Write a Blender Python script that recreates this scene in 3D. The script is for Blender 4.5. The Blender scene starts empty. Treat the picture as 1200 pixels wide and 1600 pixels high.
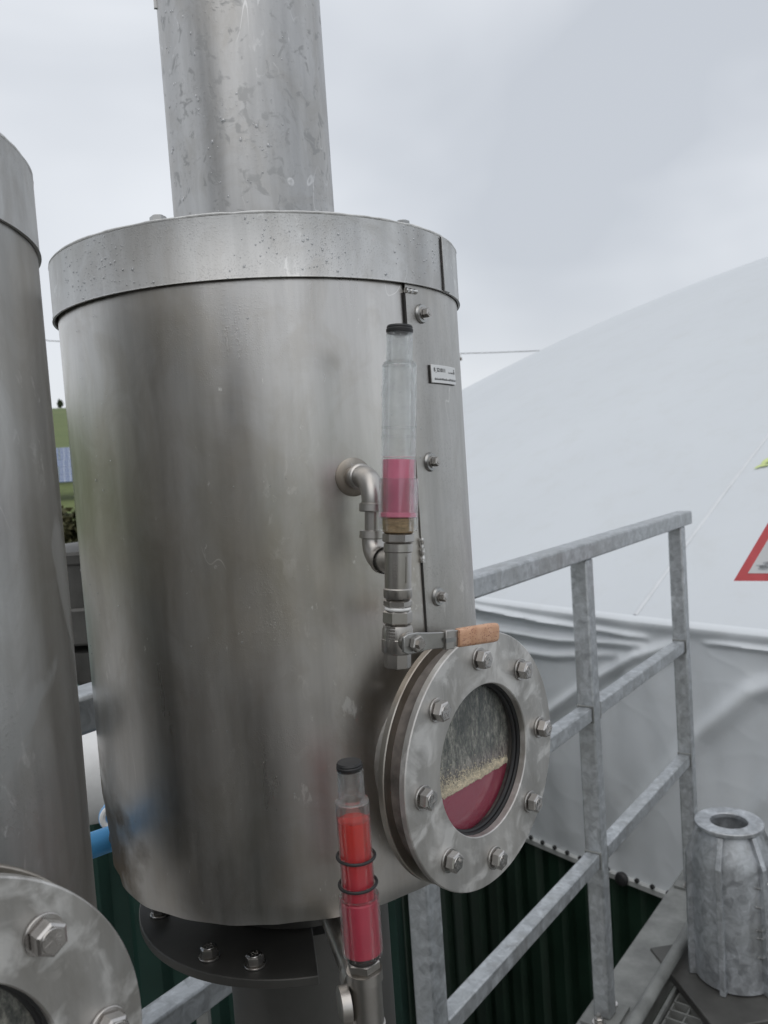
import bpy, bmesh, math, random
from mathutils import Vector, Matrix, noise
random.seed(7)
S = bpy.context.scene
COL = S.collection
rad = math.radians
PI = math.pi

# ------------------------------------------------------------------ camera
EYE = 1.41                                   # camera height above the platform
PITCH, ROLL = 0.0635, -0.0678
cam = bpy.data.cameras.new('camera')
cam.sensor_fit = 'VERTICAL'; cam.sensor_height = 36.0; cam.sensor_width = 36.0
cam.lens = 36.0 * 1292 / 1600
cam.clip_start = 0.02; cam.clip_end = 3000
cam.dof.use_dof = True; cam.dof.focus_distance = 0.66; cam.dof.aperture_fstop = 16
co = bpy.data.objects.new('camera', cam); COL.objects.link(co)
fw = Vector((0, math.cos(PITCH), -math.sin(PITCH)))
up0 = Vector((0, math.sin(PITCH), math.cos(PITCH)))
rt = Vector((1, 0, 0)) * math.cos(ROLL) + up0 * math.sin(ROLL)
up = -Vector((1, 0, 0)) * math.sin(ROLL) + up0 * math.cos(ROLL)
co.matrix_world = Matrix(((rt.x, up.x, -fw.x, 0), (rt.y, up.y, -fw.y, 0), (rt.z, up.z, -fw.z, EYE), (0, 0, 0, 1)))
S.camera = co

# ------------------------------------------------------------------ sky, sun, exposure
SUN_EL, SUN_ROT = rad(60), rad(190)          # overcast: broad soft sun behind the camera
W = bpy.data.worlds.new('World'); S.world = W; W.use_nodes = True
nt = W.node_tree; nt.nodes.clear()
def wn(t, **k):
    n = nt.nodes.new(t)
    for a, b in k.items(): setattr(n, a, b)
    return n
wo = wn('ShaderNodeOutputWorld'); bg = wn('ShaderNodeBackground'); bg.inputs['Strength'].default_value = 0.1
sky = wn('ShaderNodeTexSky', sky_type='NISHITA', sun_disc=False, sun_elevation=SUN_EL, sun_rotation=SUN_ROT)
sky.air_density = 1.2; sky.dust_density = 4.0
tc = wn('ShaderNodeTexCoord'); mp = wn('ShaderNodeMapping'); mp.inputs['Scale'].default_value = (1.0, 1.0, 1.5)
mp.inputs['Location'].default_value = (0.55, 0.1, 0.3)
nz = wn('ShaderNodeTexNoise'); nz.inputs['Scale'].default_value = 1.7; nz.inputs['Detail'].default_value = 4; nz.inputs['Roughness'].default_value = 0.47
nz.inputs['Distortion'].default_value = 0.35
rp = wn('ShaderNodeValToRGB')
rp.color_ramp.elements[0].position = 0.32; rp.color_ramp.elements[0].color = (6.2, 6.55, 7.1, 1)
rp.color_ramp.elements[1].position = 0.62; rp.color_ramp.elements[1].color = (9.2, 9.5, 9.95, 1)
mx = wn('ShaderNodeMix', data_type='RGBA'); mx.inputs[0].default_value = 0.9
nt.links.new(tc.outputs['Generated'], mp.inputs['Vector']); nt.links.new(mp.outputs[0], nz.inputs['Vector'])
nt.links.new(nz.outputs['Fac'], rp.inputs[0]); nt.links.new(sky.outputs[0], mx.inputs[6]); nt.links.new(rp.outputs[0], mx.inputs[7])
nt.links.new(mx.outputs[2], bg.inputs['Color']); nt.links.new(bg.outputs[0], wo.inputs[0])
sl = bpy.data.lights.new('sun', 'SUN'); sl.energy = 0.8; sl.angle = rad(75); sl.color = (1.0, 0.97, 0.93)
so = bpy.data.objects.new('sun', sl); COL.objects.link(so)
sd = Vector((math.sin(SUN_ROT) * math.cos(SUN_EL), math.cos(SUN_ROT) * math.cos(SUN_EL), math.sin(SUN_EL)))
so.rotation_euler = (-sd).to_track_quat('-Z', 'Y').to_euler(); so.location = (0, 0, 30)
S.render.engine = 'CYCLES'
S.view_settings.view_transform = 'Standard'; S.view_settings.look = 'None'
S.view_settings.exposure = 0.0; S.view_settings.gamma = 1.0; S.view_settings.use_curve_mapping = False

# ------------------------------------------------------------------ material helpers
class NT:
    def __init__(s, name):
        s.m = bpy.data.materials.new(name); s.m.use_nodes = True; s.t = s.m.node_tree
        s.b = s.t.nodes['Principled BSDF']; s.out = s.t.nodes['Material Output']
        s.tc = s.t.nodes.new('ShaderNodeTexCoord')
    def n(s, t, **k):
        o = s.t.nodes.new(t)
        for a, b in k.items(): setattr(o, a, b)
        return o
    def l(s, a, b): s.t.links.new(a, b)
    def coord(s, scale=(1, 1, 1), loc=(0, 0, 0), rot=(0, 0, 0)):
        m = s.n('ShaderNodeMapping'); m.inputs['Scale'].default_value = scale; m.inputs['Location'].default_value = loc
        m.inputs['Rotation'].default_value = rot
        s.l(s.tc.outputs['Object'], m.inputs['Vector']); return m.outputs[0]
    def noise(s, scale=5, detail=4, rough=0.5, dist=0, cs=(1, 1, 1), loc=(0, 0, 0), rot=(0, 0, 0)):
        o = s.n('ShaderNodeTexNoise'); o.inputs['Scale'].default_value = scale; o.inputs['Detail'].default_value = detail
        o.inputs['Roughness'].default_value = rough; o.inputs['Distortion'].default_value = dist
        s.l(s.coord(cs, loc, rot), o.inputs['Vector']); return o.outputs['Fac']
    def vor(s, scale=5, out='Distance', cs=(1, 1, 1), rnd=1.0, feature='F1'):
        o = s.n('ShaderNodeTexVoronoi', feature=feature); o.inputs['Scale'].default_value = scale; o.inputs['Randomness'].default_value = rnd
        s.l(s.coord(cs), o.inputs['Vector']); return o.outputs[out]
    def ramp(s, v, stops):
        r = s.n('ShaderNodeValToRGB'); e = r.color_ramp.elements
        while len(e) < len(stops): e.new(0.5)
        for i, (p, c) in enumerate(stops):
            e[i].position = p
            e[i].color = (c, c, c, 1) if isinstance(c, (int, float)) else (*c, 1)
        s.l(v, r.inputs[0]); return r.outputs[0]
    def map(s, v, a, b, c, d):
        r = s.n('ShaderNodeMapRange'); r.clamp = True
        for i, q in zip((1, 2, 3, 4), (a, b, c, d)): r.inputs[i].default_value = q
        s.l(v, r.inputs[0]); return r.outputs[0]
    def mix(s, f, a, b, mode='MIX'):
        r = s.n('ShaderNodeMix', data_type='RGBA', blend_type=mode)
        for sock, v in ((r.inputs[0], f), (r.inputs[6], a), (r.inputs[7], b)):
            if isinstance(v, (int, float)): sock.default_value = v if sock == r.inputs[0] else (v, v, v, 1)
            elif isinstance(v, tuple): sock.default_value = (*v, 1)
            else: s.l(v, sock)
        return r.outputs[2]
    def math(s, op, a, b=0.0):
        r = s.n('ShaderNodeMath', operation=op)
        for i, v in enumerate((a, b)):
            if isinstance(v, (int, float)): r.inputs[i].default_value = v
            else: s.l(v, r.inputs[i])
        return r.outputs[0]
    def bump(s, h, strength=0.3, dist=0.001, prev=None):
        r = s.n('ShaderNodeBump'); r.inputs['Strength'].default_value = strength; r.inputs['Distance'].default_value = dist
        s.l(h, r.inputs['Height'])
        if prev is not None: s.l(prev, r.inputs['Normal'])
        return r.outputs[0]
    def set(s, **k):
        for a, v in k.items():
            sock = s.b.inputs[a.replace('_', ' ')]
            if isinstance(v, (int, float)): sock.default_value = v
            elif isinstance(v, tuple): sock.default_value = (*v, 1)
            else: s.l(v, sock)
        return s

def drops(q, scale, lo, hi, seed=(0, 0, 0), nscale=14):
    """fine beads of rain: small uneven specks, gathered in patches"""
    v = q.noise(scale, 2, 0.6, loc=seed)
    mask = q.map(q.noise(nscale, 5, 0.65, loc=seed), lo, hi, 0, 1)
    r = q.map(v, 0.55, 0.66, 0, 1)
    return q.math('MULTIPLY', r, mask)

def steel(name, base=(0.55, 0.535, 0.515), r0=0.24, r1=0.42, aniso=0.5, drop=None, stain=(0.40, 0.36, 0.30), sf=0.35, blot=None, bdark=0.6, loc=(0, 0, 0), scuff=1.0):
    q = NT(name)
    streak = q.noise(5, 6, 0.6, cs=(5, 5, 0.5), loc=loc)
    cloud = q.noise(10, 5, 0.6, cs=(1, 1, 0.55), loc=loc)
    fine = q.noise(60, 4, 0.7, cs=(1, 1, 9), loc=loc)
    runs = q.noise(26, 5, 0.65, cs=(1, 1, 0.10), loc=(loc[0] + 2, loc[1], loc[2]))
    scr = q.math('ABSOLUTE', q.math('SUBTRACT', q.noise(16, 2, 0.5, dist=0.4, cs=(1, 1, 0.45), loc=(loc[0] + 7, loc[1], 3), rot=(0.5, 0.3, 0)), 0.5))
    scr = q.math('MULTIPLY', q.map(scr, 0.0012, 0.0035, 1, 0), q.map(q.noise(7, 2, loc=(loc[0] + 1, 5, 2)), 0.60, 0.66, 0, 1))
    smear = q.math('MULTIPLY', q.map(q.noise(70, 5, 0.7, dist=0.8, cs=(1, 1, 0.6)), 0.58, 0.66, 0, 1), q.map(q.noise(6, 3, loc=(4, 9, 1)), 0.54, 0.64, 0, 1))
    mott = q.noise(24, 6, 0.68, dist=0.9, cs=(1, 1, 0.7), loc=(loc[0] + 5, 2, loc[2]))
    dark = tuple(c * 0.66 for c in base)
    c = q.mix(q.map(streak, 0.35, 0.68, 0, 1), dark, base)
    c = q.mix(q.math('MULTIPLY', q.map(cloud, 0.5, 0.72, 0, 1), sf), c, stain)
    c = q.mix(q.map(mott, 0.45, 0.62, 0, 0.24 * scuff), c, tuple(x * 0.70 for x in stain))
    c = q.mix(q.math('MULTIPLY', q.map(runs, 0.52, 0.70, 0, 1), 0.22), c, tuple(x * 0.62 for x in base))
    c = q.mix(q.math('MULTIPLY', q.math('MAXIMUM', scr, smear), 0.55 * scuff), c, tuple(min(1, x * 1.35) for x in base))
    rg = q.map(q.math('ADD', q.math('MULTIPLY', streak, 0.6), q.math('MULTIPLY', cloud, 0.4)), 0.35, 0.65, r0, r1)
    bn = q.bump(fine, 0.06, 0.0005)
    rg = q.math('ADD', rg, q.math('MULTIPLY', q.math('MAXIMUM', q.map(runs, 0.5, 0.7, 0, 1), smear), 0.06))
    if blot:                                    # chalky dried-on patches with an edge
        sc, lo, hi, col = blot
        b = q.noise(sc, 5, 0.55, dist=0.6, loc=(3, 1, 2))
        bm = q.map(b, lo, hi, 0, 0.75)
        c = q.mix(bm, c, col); rg = q.math('ADD', rg, q.math('MULTIPLY', bm, 0.14))
    if drop:
        d = drops(q, *drop)
        bn = q.bump(d, 0.24, 0.0004, bn)
        c = q.mix(q.math('MULTIPLY', d, 0.35), c, tuple(x * bdark for x in base))
    q.set(Base_Color=c, Metallic=1.0, Roughness=rg, Normal=bn)
    if aniso:
        tg = q.n('ShaderNodeTangent', direction_type='RADIAL', axis='Z'); q.l(tg.outputs[0], q.b.inputs['Tangent'])
        q.set(Anisotropic=aniso)
    return q.m

def simple(name, col, rough=0.6, metal=0.0, var=0.25, scale=12, bump=0.0, bscale=60, cs=(1, 1, 1), spec=None):
    q = NT(name)
    f = q.noise(scale, 5, 0.6, cs=cs)
    c = q.mix(q.map(f, 0.3, 0.7, 0, 1), tuple(x * (1 - var) for x in col), tuple(min(1, x * (1 + var)) for x in col))
    q.set(Base_Color=c, Metallic=metal, Roughness=q.map(f, 0.3, 0.7, max(0.02, rough - 0.07), min(1, rough + 0.08)))
    if bump: q.set(Normal=q.bump(q.noise(bscale, 4), bump, 0.002))
    if spec is not None: q.b.inputs['Specular IOR Level'].default_value = spec
    return q.m

def galvanised(name, base=(0.42, 0.44, 0.45), scale=55, metal=0.75, cs=(1, 1, 1)):
    q = NT(name)
    w = q.noise(8, 3, loc=(1, 2, 3)); v = q.vor(scale, 'Color', cs=cs)
    bw = q.n('ShaderNodeRGBToBW'); q.l(v, bw.inputs[0])
    patch = q.noise(scale * 0.7, 5, 0.65, dist=1.2, cs=cs)
    runs = q.noise(30, 4, 0.6, cs=(1, 1, 0.12))
    f = q.math('ADD', q.math('MULTIPLY', bw.outputs[0], 0.22), q.math('MULTIPLY', patch, 0.75))
    c = q.ramp(f, [(0.34, tuple(x * 0.70 for x in base)), (0.52, base), (0.72, tuple(min(0.9, x * 1.36) for x in base))])
    c = q.mix(q.map(w, 0.45, 0.75, 0, 0.4), c, (0.33, 0.34, 0.33)); c = q.mix(q.map(runs, 0.55, 0.72, 0, 0.4), c, (0.24, 0.235, 0.22))
    q.set(Base_Color=c, Metallic=metal, Roughness=q.map(f, 0.3, 0.75, 0.36, 0.6), Normal=q.bump(patch, 0.15, 0.001))
    return q.m

M = {}
M['steel'] = steel('brushed_stainless', base=(0.73, 0.71, 0.685), r0=0.25, r1=0.40, aniso=0.55, drop=(900, 0.50, 0.75), sf=0.5, stain=(0.52, 0.46, 0.37))
M['steel_lap'] = steel('speckled_stainless', base=(0.62, 0.605, 0.58), r0=0.32, r1=0.48, aniso=0.4, drop=(560, 0.38, 0.62), sf=0.4, bdark=0.35, stain=(0.45, 0.42, 0.37))
M['steel_lid'] = steel('lid_stainless', base=(0.66, 0.66, 0.65), r0=0.42, r1=0.58, aniso=0.2, drop=(760, 0.36, 0.6), sf=0.15, bdark=0.4)
M['steel_pipe'] = steel('pipe_stainless', base=(0.57, 0.565, 0.555), r0=0.30, r1=0.46, aniso=0.4, drop=(260, 0.46, 0.66), sf=0.2, bdark=0.42, blot=(75, 0.57, 0.63, (0.33, 0.33, 0.325)))
M['steel_left'] = steel('old_stainless', base=(0.55, 0.545, 0.53), r0=0.27, r1=0.44, aniso=0.5, drop=(500, 0.5, 0.7), sf=0.3, loc=(4, 2, 1), blot=(7, 0.56, 0.58, (0.45, 0.45, 0.44)))
M['flange'] = steel('flange_stainless', base=(0.68, 0.665, 0.64), r0=0.46, r1=0.6, aniso=0, sf=0.15, blot=(36, 0.51, 0.63, (0.82, 0.81, 0.79)))
M['edge'] = steel('cut_edge_stainless', base=(0.58, 0.55, 0.50), r0=0.3, r1=0.45, aniso=0, sf=0.6, stain=(0.32, 0.24, 0.17))
M['fitting'] = steel('cast_stainless', base=(0.60, 0.58, 0.555), r0=0.26, r1=0.40, aniso=0, sf=0.2)
M['bolt'] = steel('bolt_stainless', base=(0.62, 0.60, 0.58), r0=0.2, r1=0.34, aniso=0, sf=0.3)
M['dirtyweld'] = steel('stained_weld', base=(0.40, 0.37, 0.33), r0=0.38, r1=0.55, aniso=0, sf=0.9, stain=(0.20, 0.16, 0.12))
M['bead'] = simple('weld_bead', (0.62, 0.61, 0.59), 0.3, 1.0, 0.3, 200, 0.6, 300)
M['galv'] = galvanised('galvanised_steel', base=(0.44, 0.46, 0.475), scale=60, metal=0.6)
M['galv_davit'] = galvanised('galvanised_davit', base=(0.46, 0.48, 0.50), scale=45, metal=0.6)
M['galv_dull'] = simple('weathered_galvanised', (0.22, 0.225, 0.215), 0.6, 0.35, 0.3, 14, 0.2, 40)
M['rubber'] = simple('black_rubber', (0.018, 0.018, 0.019), 0.5, 0, 0.2)
M['gasket'] = simple('dark_gasket', (0.03, 0.027, 0.025), 0.7, 0, 0.4, 40)
M['rustgap'] = simple('rusty_gasket', (0.17, 0.15, 0.135), 0.75, 0, 0.6, 45)
M['plate'] = simple('engraved_plate', (0.74, 0.74, 0.73), 0.35, 0.3, 0.05)
M['ink'] = simple('black_ink', (0.03, 0.03, 0.03), 0.6, 0, 0.1)
M['tape'] = simple('brown_sealing_hemp', (0.30, 0.21, 0.12), 0.8, 0, 0.45, 160, 0.8, 300, cs=(1, 1, 6))
M['lever'] = simple('lever_steel', (0.42, 0.42, 0.41), 0.34, 1.0, 0.2, 40)
M['hose'] = simple('blue_hose', (0.12, 0.46, 0.90), 0.4, 0, 0.12)
M['bluepipe'] = simple('pale_blue_plastic', (0.16, 0.40, 0.72), 0.4, 0, 0.2)
M['white'] = simple('white_plastic', (0.72, 0.72, 0.71), 0.5, 0, 0.08, 20)
M['green'] = simple('dark_green_coating', (0.012, 0.034, 0.020), 0.5, 0, 0.35, 3)
M['green_box'] = simple('green_container_paint', (0.006, 0.03, 0.022), 0.45, 0, 0.3, 3)
M['darkduct'] = simple('dark_duct', (0.09, 0.088, 0.082), 0.5, 0.4, 0.3, 9)
M['wood'] = simple('pole_wood', (0.10, 0.08, 0.06), 0.85, 0, 0.3, 8)
M['grout'] = simple('sealant', (0.66, 0.66, 0.65), 0.6, 0.2, 0.25, 90, 0.5, 120)

def membrane(name, col, rough):
    q = NT(name); f = q.noise(0.7, 5, 0.6); g = q.noise(5, 6, 0.7)
    c = q.mix(q.map(f, 0.3, 0.7, 0, 1), tuple(x * 0.95 for x in col), col)
    c = q.mix(q.map(g, 0.50, 0.8, 0, 0.22), c, (0.46, 0.46, 0.43))
    q.set(Base_Color=c, Roughness=rough); return q.m
M['membrane'] = membrane('white_membrane', (0.60, 0.63, 0.655), 0.5)
M['skirt'] = membrane('grey_membrane', (0.68, 0.71, 0.735), 0.30)
M['seam'] = simple('membrane_seam', (0.62, 0.64, 0.66), 0.5, 0, 0.05)
M['leafprint'] = simple('leaf_print', (0.50, 0.58, 0.24), 0.5, 0, 0.3, 9)
M['red'] = simple('sign_red', (0.68, 0.13, 0.14), 0.4, 0, 0.08)
M['signwhite'] = simple('sign_white', (0.78, 0.79, 0.80), 0.4, 0, 0.03)
M['signgrey'] = simple('sign_grey_print', (0.55, 0.57, 0.59), 0.5, 0, 0.05)

# orange-tan lever sleeve, pitted
q = NT('worn_orange_sleeve')
v = q.vor(620); sp = q.map(v, 0.20, 0.36, 1, 0); f = q.noise(120, 4)
sp2 = q.math('MULTIPLY', sp, q.map(q.noise(90, 3), 0.42, 0.55, 0, 1))
c = q.mix(q.map(f, 0.3, 0.7, 0, 1), (0.50, 0.27, 0.16), (0.66, 0.41, 0.27)); c = q.mix(sp2, c, (0.34, 0.14, 0.10))
q.set(Base_Color=c, Roughness=0.55, Normal=q.bump(sp2, 0.6, 0.0006)); M['grip'] = q.m

# clear acrylic: thin-walled, clear face-on and more reflective at the rim
def acrylic(name, tint, rim, rough=0.04, haze=(0.0, 0.035)):
    q = NT(name); q.t.nodes.remove(q.b)
    tr = q.n('ShaderNodeBsdfTransparent'); gl = q.n('ShaderNodeBsdfGlossy'); df = q.n('ShaderNodeBsdfDiffuse')
    lw = q.n('ShaderNodeLayerWeight'); lw.inputs['Blend'].default_value = 0.5
    fr = q.math('MULTIPLY_ADD', q.math('POWER', lw.outputs['Facing'], 3.5), 0.5); fr.node.inputs[2].default_value = 0.018
    gl.inputs['Roughness'].default_value = rough; gl.inputs['Color'].default_value = (0.95, 0.95, 0.95, 1)
    tr.inputs['Color'].default_value = (*tint, 1); df.inputs['Color'].default_value = (*rim, 1)
    sp = drops(q, 330, 0.5, 0.62, (1, 2, 3), 30)
    bn = q.bump(sp, 0.9, 0.0008); q.l(bn, gl.inputs['Normal'])
    a = q.n('ShaderNodeMixShader'); b = q.n('ShaderNodeMixShader'); q.l(q.math('ADD', q.map(q.noise(70, 4), 0.4, 0.8, haze[0], haze[1]), q.math('MULTIPLY', q.math('POWER', lw.outputs['Facing'], 3.0), 0.14 if haze[1] > 0.03 else 0.0)), a.inputs[0])
    q.l(tr.outputs[0], a.inputs[1]); q.l(df.outputs[0], a.inputs[2])
    q.l(fr, b.inputs[0]); q.l(a.outputs[0], b.inputs[1]); q.l(gl.outputs[0], b.inputs[2])
    q.l(b.outputs[0], q.out.inputs['Surface']); return q.m
def glasswall(name, rough, fog):
    q = NT(name); q.set(Base_Color=(0.97, 0.98, 0.98), Transmission_Weight=1.0, IOR=1.46, Roughness=rough)
    df = q.n('ShaderNodeBsdfTranslucent'); df.inputs['Color'].default_value = (0.85, 0.86, 0.86, 1)
    tr = q.n('ShaderNodeBsdfTransparent'); tr.inputs['Color'].default_value = (0.97, 0.98, 0.98, 1)
    a = q.n('ShaderNodeMixShader'); b = q.n('ShaderNodeMixShader'); a.inputs[0].default_value = 0.5
    q.l(q.b.outputs[0], a.inputs[1]); q.l(tr.outputs[0], a.inputs[2])
    q.l(q.map(q.noise(60, 5, 0.65), 0.4, 0.75, fog[0], fog[1]), b.inputs[0]); q.l(a.outputs[0], b.inputs[1]); q.l(df.outputs[0], b.inputs[2])
    q.l(b.outputs[0], q.out.inputs['Surface']); return q.m
M['acrylic'] = glasswall('clear_acrylic', 0.02, (0.0, 0.03))
M['frost'] = glasswall('fogged_acrylic', 0.05, (0.02, 0.16))
M['pane'] = acrylic('sight_pane', (0.97, 0.98, 0.98), (0.5, 0.5, 0.5), 0.02, (0.0, 0.02))
def liquid(name, col, trans=0.35, ramp=None):
    q = NT(name); f = q.noise(50, 3)
    c = q.mix(q.map(f, 0.3, 0.7, 0, 1), tuple(x * 0.9 for x in col), col)
    if ramp:
        sz = q.n('ShaderNodeSeparateXYZ'); q.l(q.tc.outputs['Object'], sz.inputs[0]); c = q.mix(q.map(sz.outputs['Z'], ramp[0], ramp[1], 0, 1), ramp[2], ramp[3])
    q.set(Base_Color=c, Roughness=0.12)
    tl = q.n('ShaderNodeBsdfTranslucent'); q.l(c, tl.inputs['Color'])
    mxs = q.n('ShaderNodeMixShader'); mxs.inputs[0].default_value = trans
    q.l(q.b.outputs[0], mxs.inputs[1]); q.l(tl.outputs[0], mxs.inputs[2]); q.l(mxs.outputs[0], q.out.inputs['Surface']); return q.m
M['pink'] = liquid('pink_liquid', (0.95, 0.30, 0.44), 0.2)
M['redliq'] = liquid('red_liquid', (0.82, 0.085, 0.09), ramp=(0.075, 0.115, (0.80, 0.085, 0.13), (0.84, 0.09, 0.075)))  # orange over pink: partly the liquid's layering, partly light painted into the colour
M['collar'] = liquid('pinkish_red_liquid', (0.80, 0.10, 0.16))
M['wine'] = liquid('wine_red_liquid', (0.36, 0.035, 0.075), 0.1)
# crusty film on the inside of the sight glass
q = NT('grey_crust_film')
f = q.math('ADD', q.math('MULTIPLY', q.noise(420, 6, 0.8, cs=(1, 1, 0.5)), 0.5), q.math('MULTIPLY', q.noise(110, 6, 0.75, dist=0.5, cs=(1, 1, 0.4)), 0.5)); g = q.noise(55, 5)
zz = q.n('ShaderNodeSeparateXYZ'); q.l(q.tc.outputs['Object'], zz.inputs[0])
low = q.map(zz.outputs['Z'], -0.022, 0.045, 1, 0)
dens = q.math('ADD', q.map(f, 0.3, 0.7, 0.22, 0.78), q.math('ADD', q.math('MULTIPLY', low, 0.13), q.math('MULTIPLY', g, 0.16)))
c = q.ramp(dens, [(0.50, (0.045, 0.05, 0.045)), (0.62, (0.12, 0.118, 0.104)), (0.72, (0.28, 0.265, 0.23)), (0.84, (0.52, 0.48, 0.41))])
c = q.mix(q.map(zz.outputs['Z'], -0.024, 0.0, 0.28, 0), c, (0.30, 0.12, 0.14))
q.set(Base_Color=c, Roughness=0.8, Normal=q.bump(f, 0.6, 0.001)); M['film'] = q.m
M['crust'] = simple('cream_crust', (0.64, 0.55, 0.41), 0.9, 0, 0.35, 300, 0.8, 500)

# ------------------------------------------------------------------ mesh helpers
class MB:
    def __init__(s): s.v = []; s.f = []
    def add(s, vs, fs):
        o = len(s.v); s.v += [tuple(v) for v in vs]; s.f += [tuple(i + o for i in f) for f in fs]; return s
    def box(s, c, d, mat=None):
        cx, cy, cz = c; x, y, z = d[0] / 2, d[1] / 2, d[2] / 2
        vs = [Vector((a * x, b * y, e * z)) for a in (-1, 1) for b in (-1, 1) for e in (-1, 1)]
        if mat is not None: vs = [mat @ v for v in vs]
        vs = [v + Vector(c) for v in vs]
        return s.add(vs, [(0, 1, 3, 2), (4, 6, 7, 5), (0, 4, 5, 1), (2, 3, 7, 6), (0, 2, 6, 4), (1, 5, 7, 3)])
    def bar(s, a, b, w, h, upv=(0, 0, 1)):
        a, b = Vector(a), Vector(b); d = (b - a); L = d.length; d.normalize()
        sd = d.cross(Vector(upv)).normalized(); u = sd.cross(d)
        return s.box((a + b) / 2, (L, w, h), Matrix((d, sd, u)).transposed())
    def lathe(s, prof, seg=32, o=(0, 0, 0), ax=(0, 0, 1), ph=0.0, cap=True, ref=None):
        """prof: list of (r, t) along the axis"""
        o = Vector(o); ax = Vector(ax).normalized()
        a = Vector(ref) if ref is not None else (Vector((1, 0, 0)) if abs(ax.x) < 0.9 else Vector((0, 1, 0)))
        a = (a - ax * a.dot(ax)).normalized(); b = ax.cross(a)
        vs, fs = [], []
        for r, t in prof:
            for k in range(seg):
                an = ph + 2 * PI * k / seg
                vs.append(o + ax * t + (a * math.cos(an) + b * math.sin(an)) * r)
        for i in range(len(prof) - 1):
            for k in range(seg):
                k2 = (k + 1) % seg
                fs.append((i * seg + k, i * seg + k2, (i + 1) * seg + k2, (i + 1) * seg + k))
        if cap:
            if prof[0][0] > 1e-6: fs.append(tuple(range(seg - 1, -1, -1)))
            if prof[-1][0] > 1e-6: fs.append(tuple((len(prof) - 1) * seg + k for k in range(seg)))
        return s.add(vs, fs)
    def ring(s, ri, ro, t0, t1, seg=48, o=(0, 0, 0), ax=(0, 0, 1), bev=0.0):
        b = bev
        return s.lathe([(ri, t0), (ro - b, t0), (ro, t0 + b), (ro, t1 - b), (ro - b, t1), (ri + b, t1), (ri, t1 - b), (ri, t0)], seg, o, ax, cap=False)
    def sweep(s, pts, r, seg=14, cap=True):
        pts = [Vector(p) for p in pts]; rs = r if isinstance(r, (list, tuple)) else [r] * len(pts)
        vs, fs = [], []; n = None
        for i, p in enumerate(pts):
            d = (pts[min(i + 1, len(pts) - 1)] - pts[max(i - 1, 0)]).normalized()
            if n is None: n = d.orthogonal().normalized()
            n = (n - d * n.dot(d)).normalized(); b = d.cross(n)
            for k in range(seg):
                an = 2 * PI * k / seg; vs.append(p + (n * math.cos(an) + b * math.sin(an)) * rs[i])
        for i in range(len(pts) - 1):
            for k in range(seg):
                k2 = (k + 1) % seg; fs.append((i * seg + k, i * seg + k2, (i + 1) * seg + k2, (i + 1) * seg + k))
        if cap: fs.append(tuple(range(seg - 1, -1, -1))); fs.append(tuple((len(pts) - 1) * seg + k for k in range(seg)))
        return s.add(vs, fs)
    def torus(s, R, r, o, ax=(0, 0, 1), seg=48, ms=10):
        return s.lathe([(R + r * math.cos(2 * PI * i / ms), r * math.sin(2 * PI * i / ms)) for i in range(ms + 1)], seg, o, ax, cap=False)
    def hexp(s, af, t0, t1, o=(0, 0, 0), ax=(0, 0, 1), ph=0.0, ref=None):
        R = af / 2 / math.cos(PI / 6); c = 0.07 * af
        return s.lathe([(af / 2 * 0.96, t0), (R, t0 + c), (R, t1 - c), (af / 2 * 0.96, t1)], 6, o, ax, ph, ref=ref)
    def mesh(s, name, smooth=True, ang=35):
        me = bpy.data.meshes.new(name); me.from_pydata(s.v, [], s.f); me.validate()
        bm = bmesh.new(); bm.from_mesh(me); bmesh.ops.recalc_face_normals(bm, faces=bm.faces); bm.to_mesh(me); bm.free()
        if smooth:
            me.shade_smooth(); me.set_sharp_from_angle(angle=rad(ang))
        return me
    def build(s, name, mat, parent=None, smooth=True, ang=35, bevel=0.0):
        return link(name, s.mesh(name, smooth, ang), mat, parent, bevel)
def link(name, me, mat=None, parent=None, bevel=0.0):
    if mat is not None and not me.materials: me.materials.append(mat)
    o = bpy.data.objects.new(name, me); COL.objects.link(o); o.parent = parent
    if bevel:
        b = o.modifiers.new('bevel', 'BEVEL'); b.width = bevel; b.segments = 2; b.limit_method = 'ANGLE'; b.angle_limit = rad(40)
    return o
def tag(o, label=None, cat=None, group=None, kind=None):
    for k, v in (('label', label), ('category', cat), ('group', group), ('kind', kind)):
        if v: o[k] = v
    return o
def empty(name, loc, rot=None):
    o = bpy.data.objects.new(name, None); COL.objects.link(o); o.location = loc; o.empty_display_size = 0.05
    if rot is not None: o.rotation_euler = rot
    return o
def text_mesh(txt, size, depth=0.0003, align='CENTER'):
    cu = bpy.data.curves.new('lettering', 'FONT'); cu.body = txt; cu.size = size; cu.extrude = depth; cu.align_x = align; cu.align_y = 'CENTER'; cu.resolution_u = 2
    to = bpy.data.objects.new('lettering', cu); COL.objects.link(to)
    me = bpy.data.meshes.new_from_object(to.evaluated_get(bpy.context.evaluated_depsgraph_get()))
    bpy.data.objects.remove(to); bpy.data.curves.remove(cu)
    return me
def add_text(mb, me, mat):
    mb.add([mat @ v.co for v in me.vertices], [tuple(p.vertices) for p in me.polygons])
def frame(o, x, y, z):                            # matrix from axes + origin
    return Matrix(((x[0], y[0], z[0], o[0]), (x[1], y[1], z[1], o[1]), (x[2], y[2], z[2], o[2]), (0, 0, 0, 1)))
def nrm(ps): return Vector((math.sin(rad(ps)), -math.cos(rad(ps)), 0))     # ps: angle from 'towards the camera', + to the right
def tan_(ps): return Vector((math.cos(rad(ps)), math.sin(rad(ps)), 0))
Z = Vector((0, 0, 1))

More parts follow.
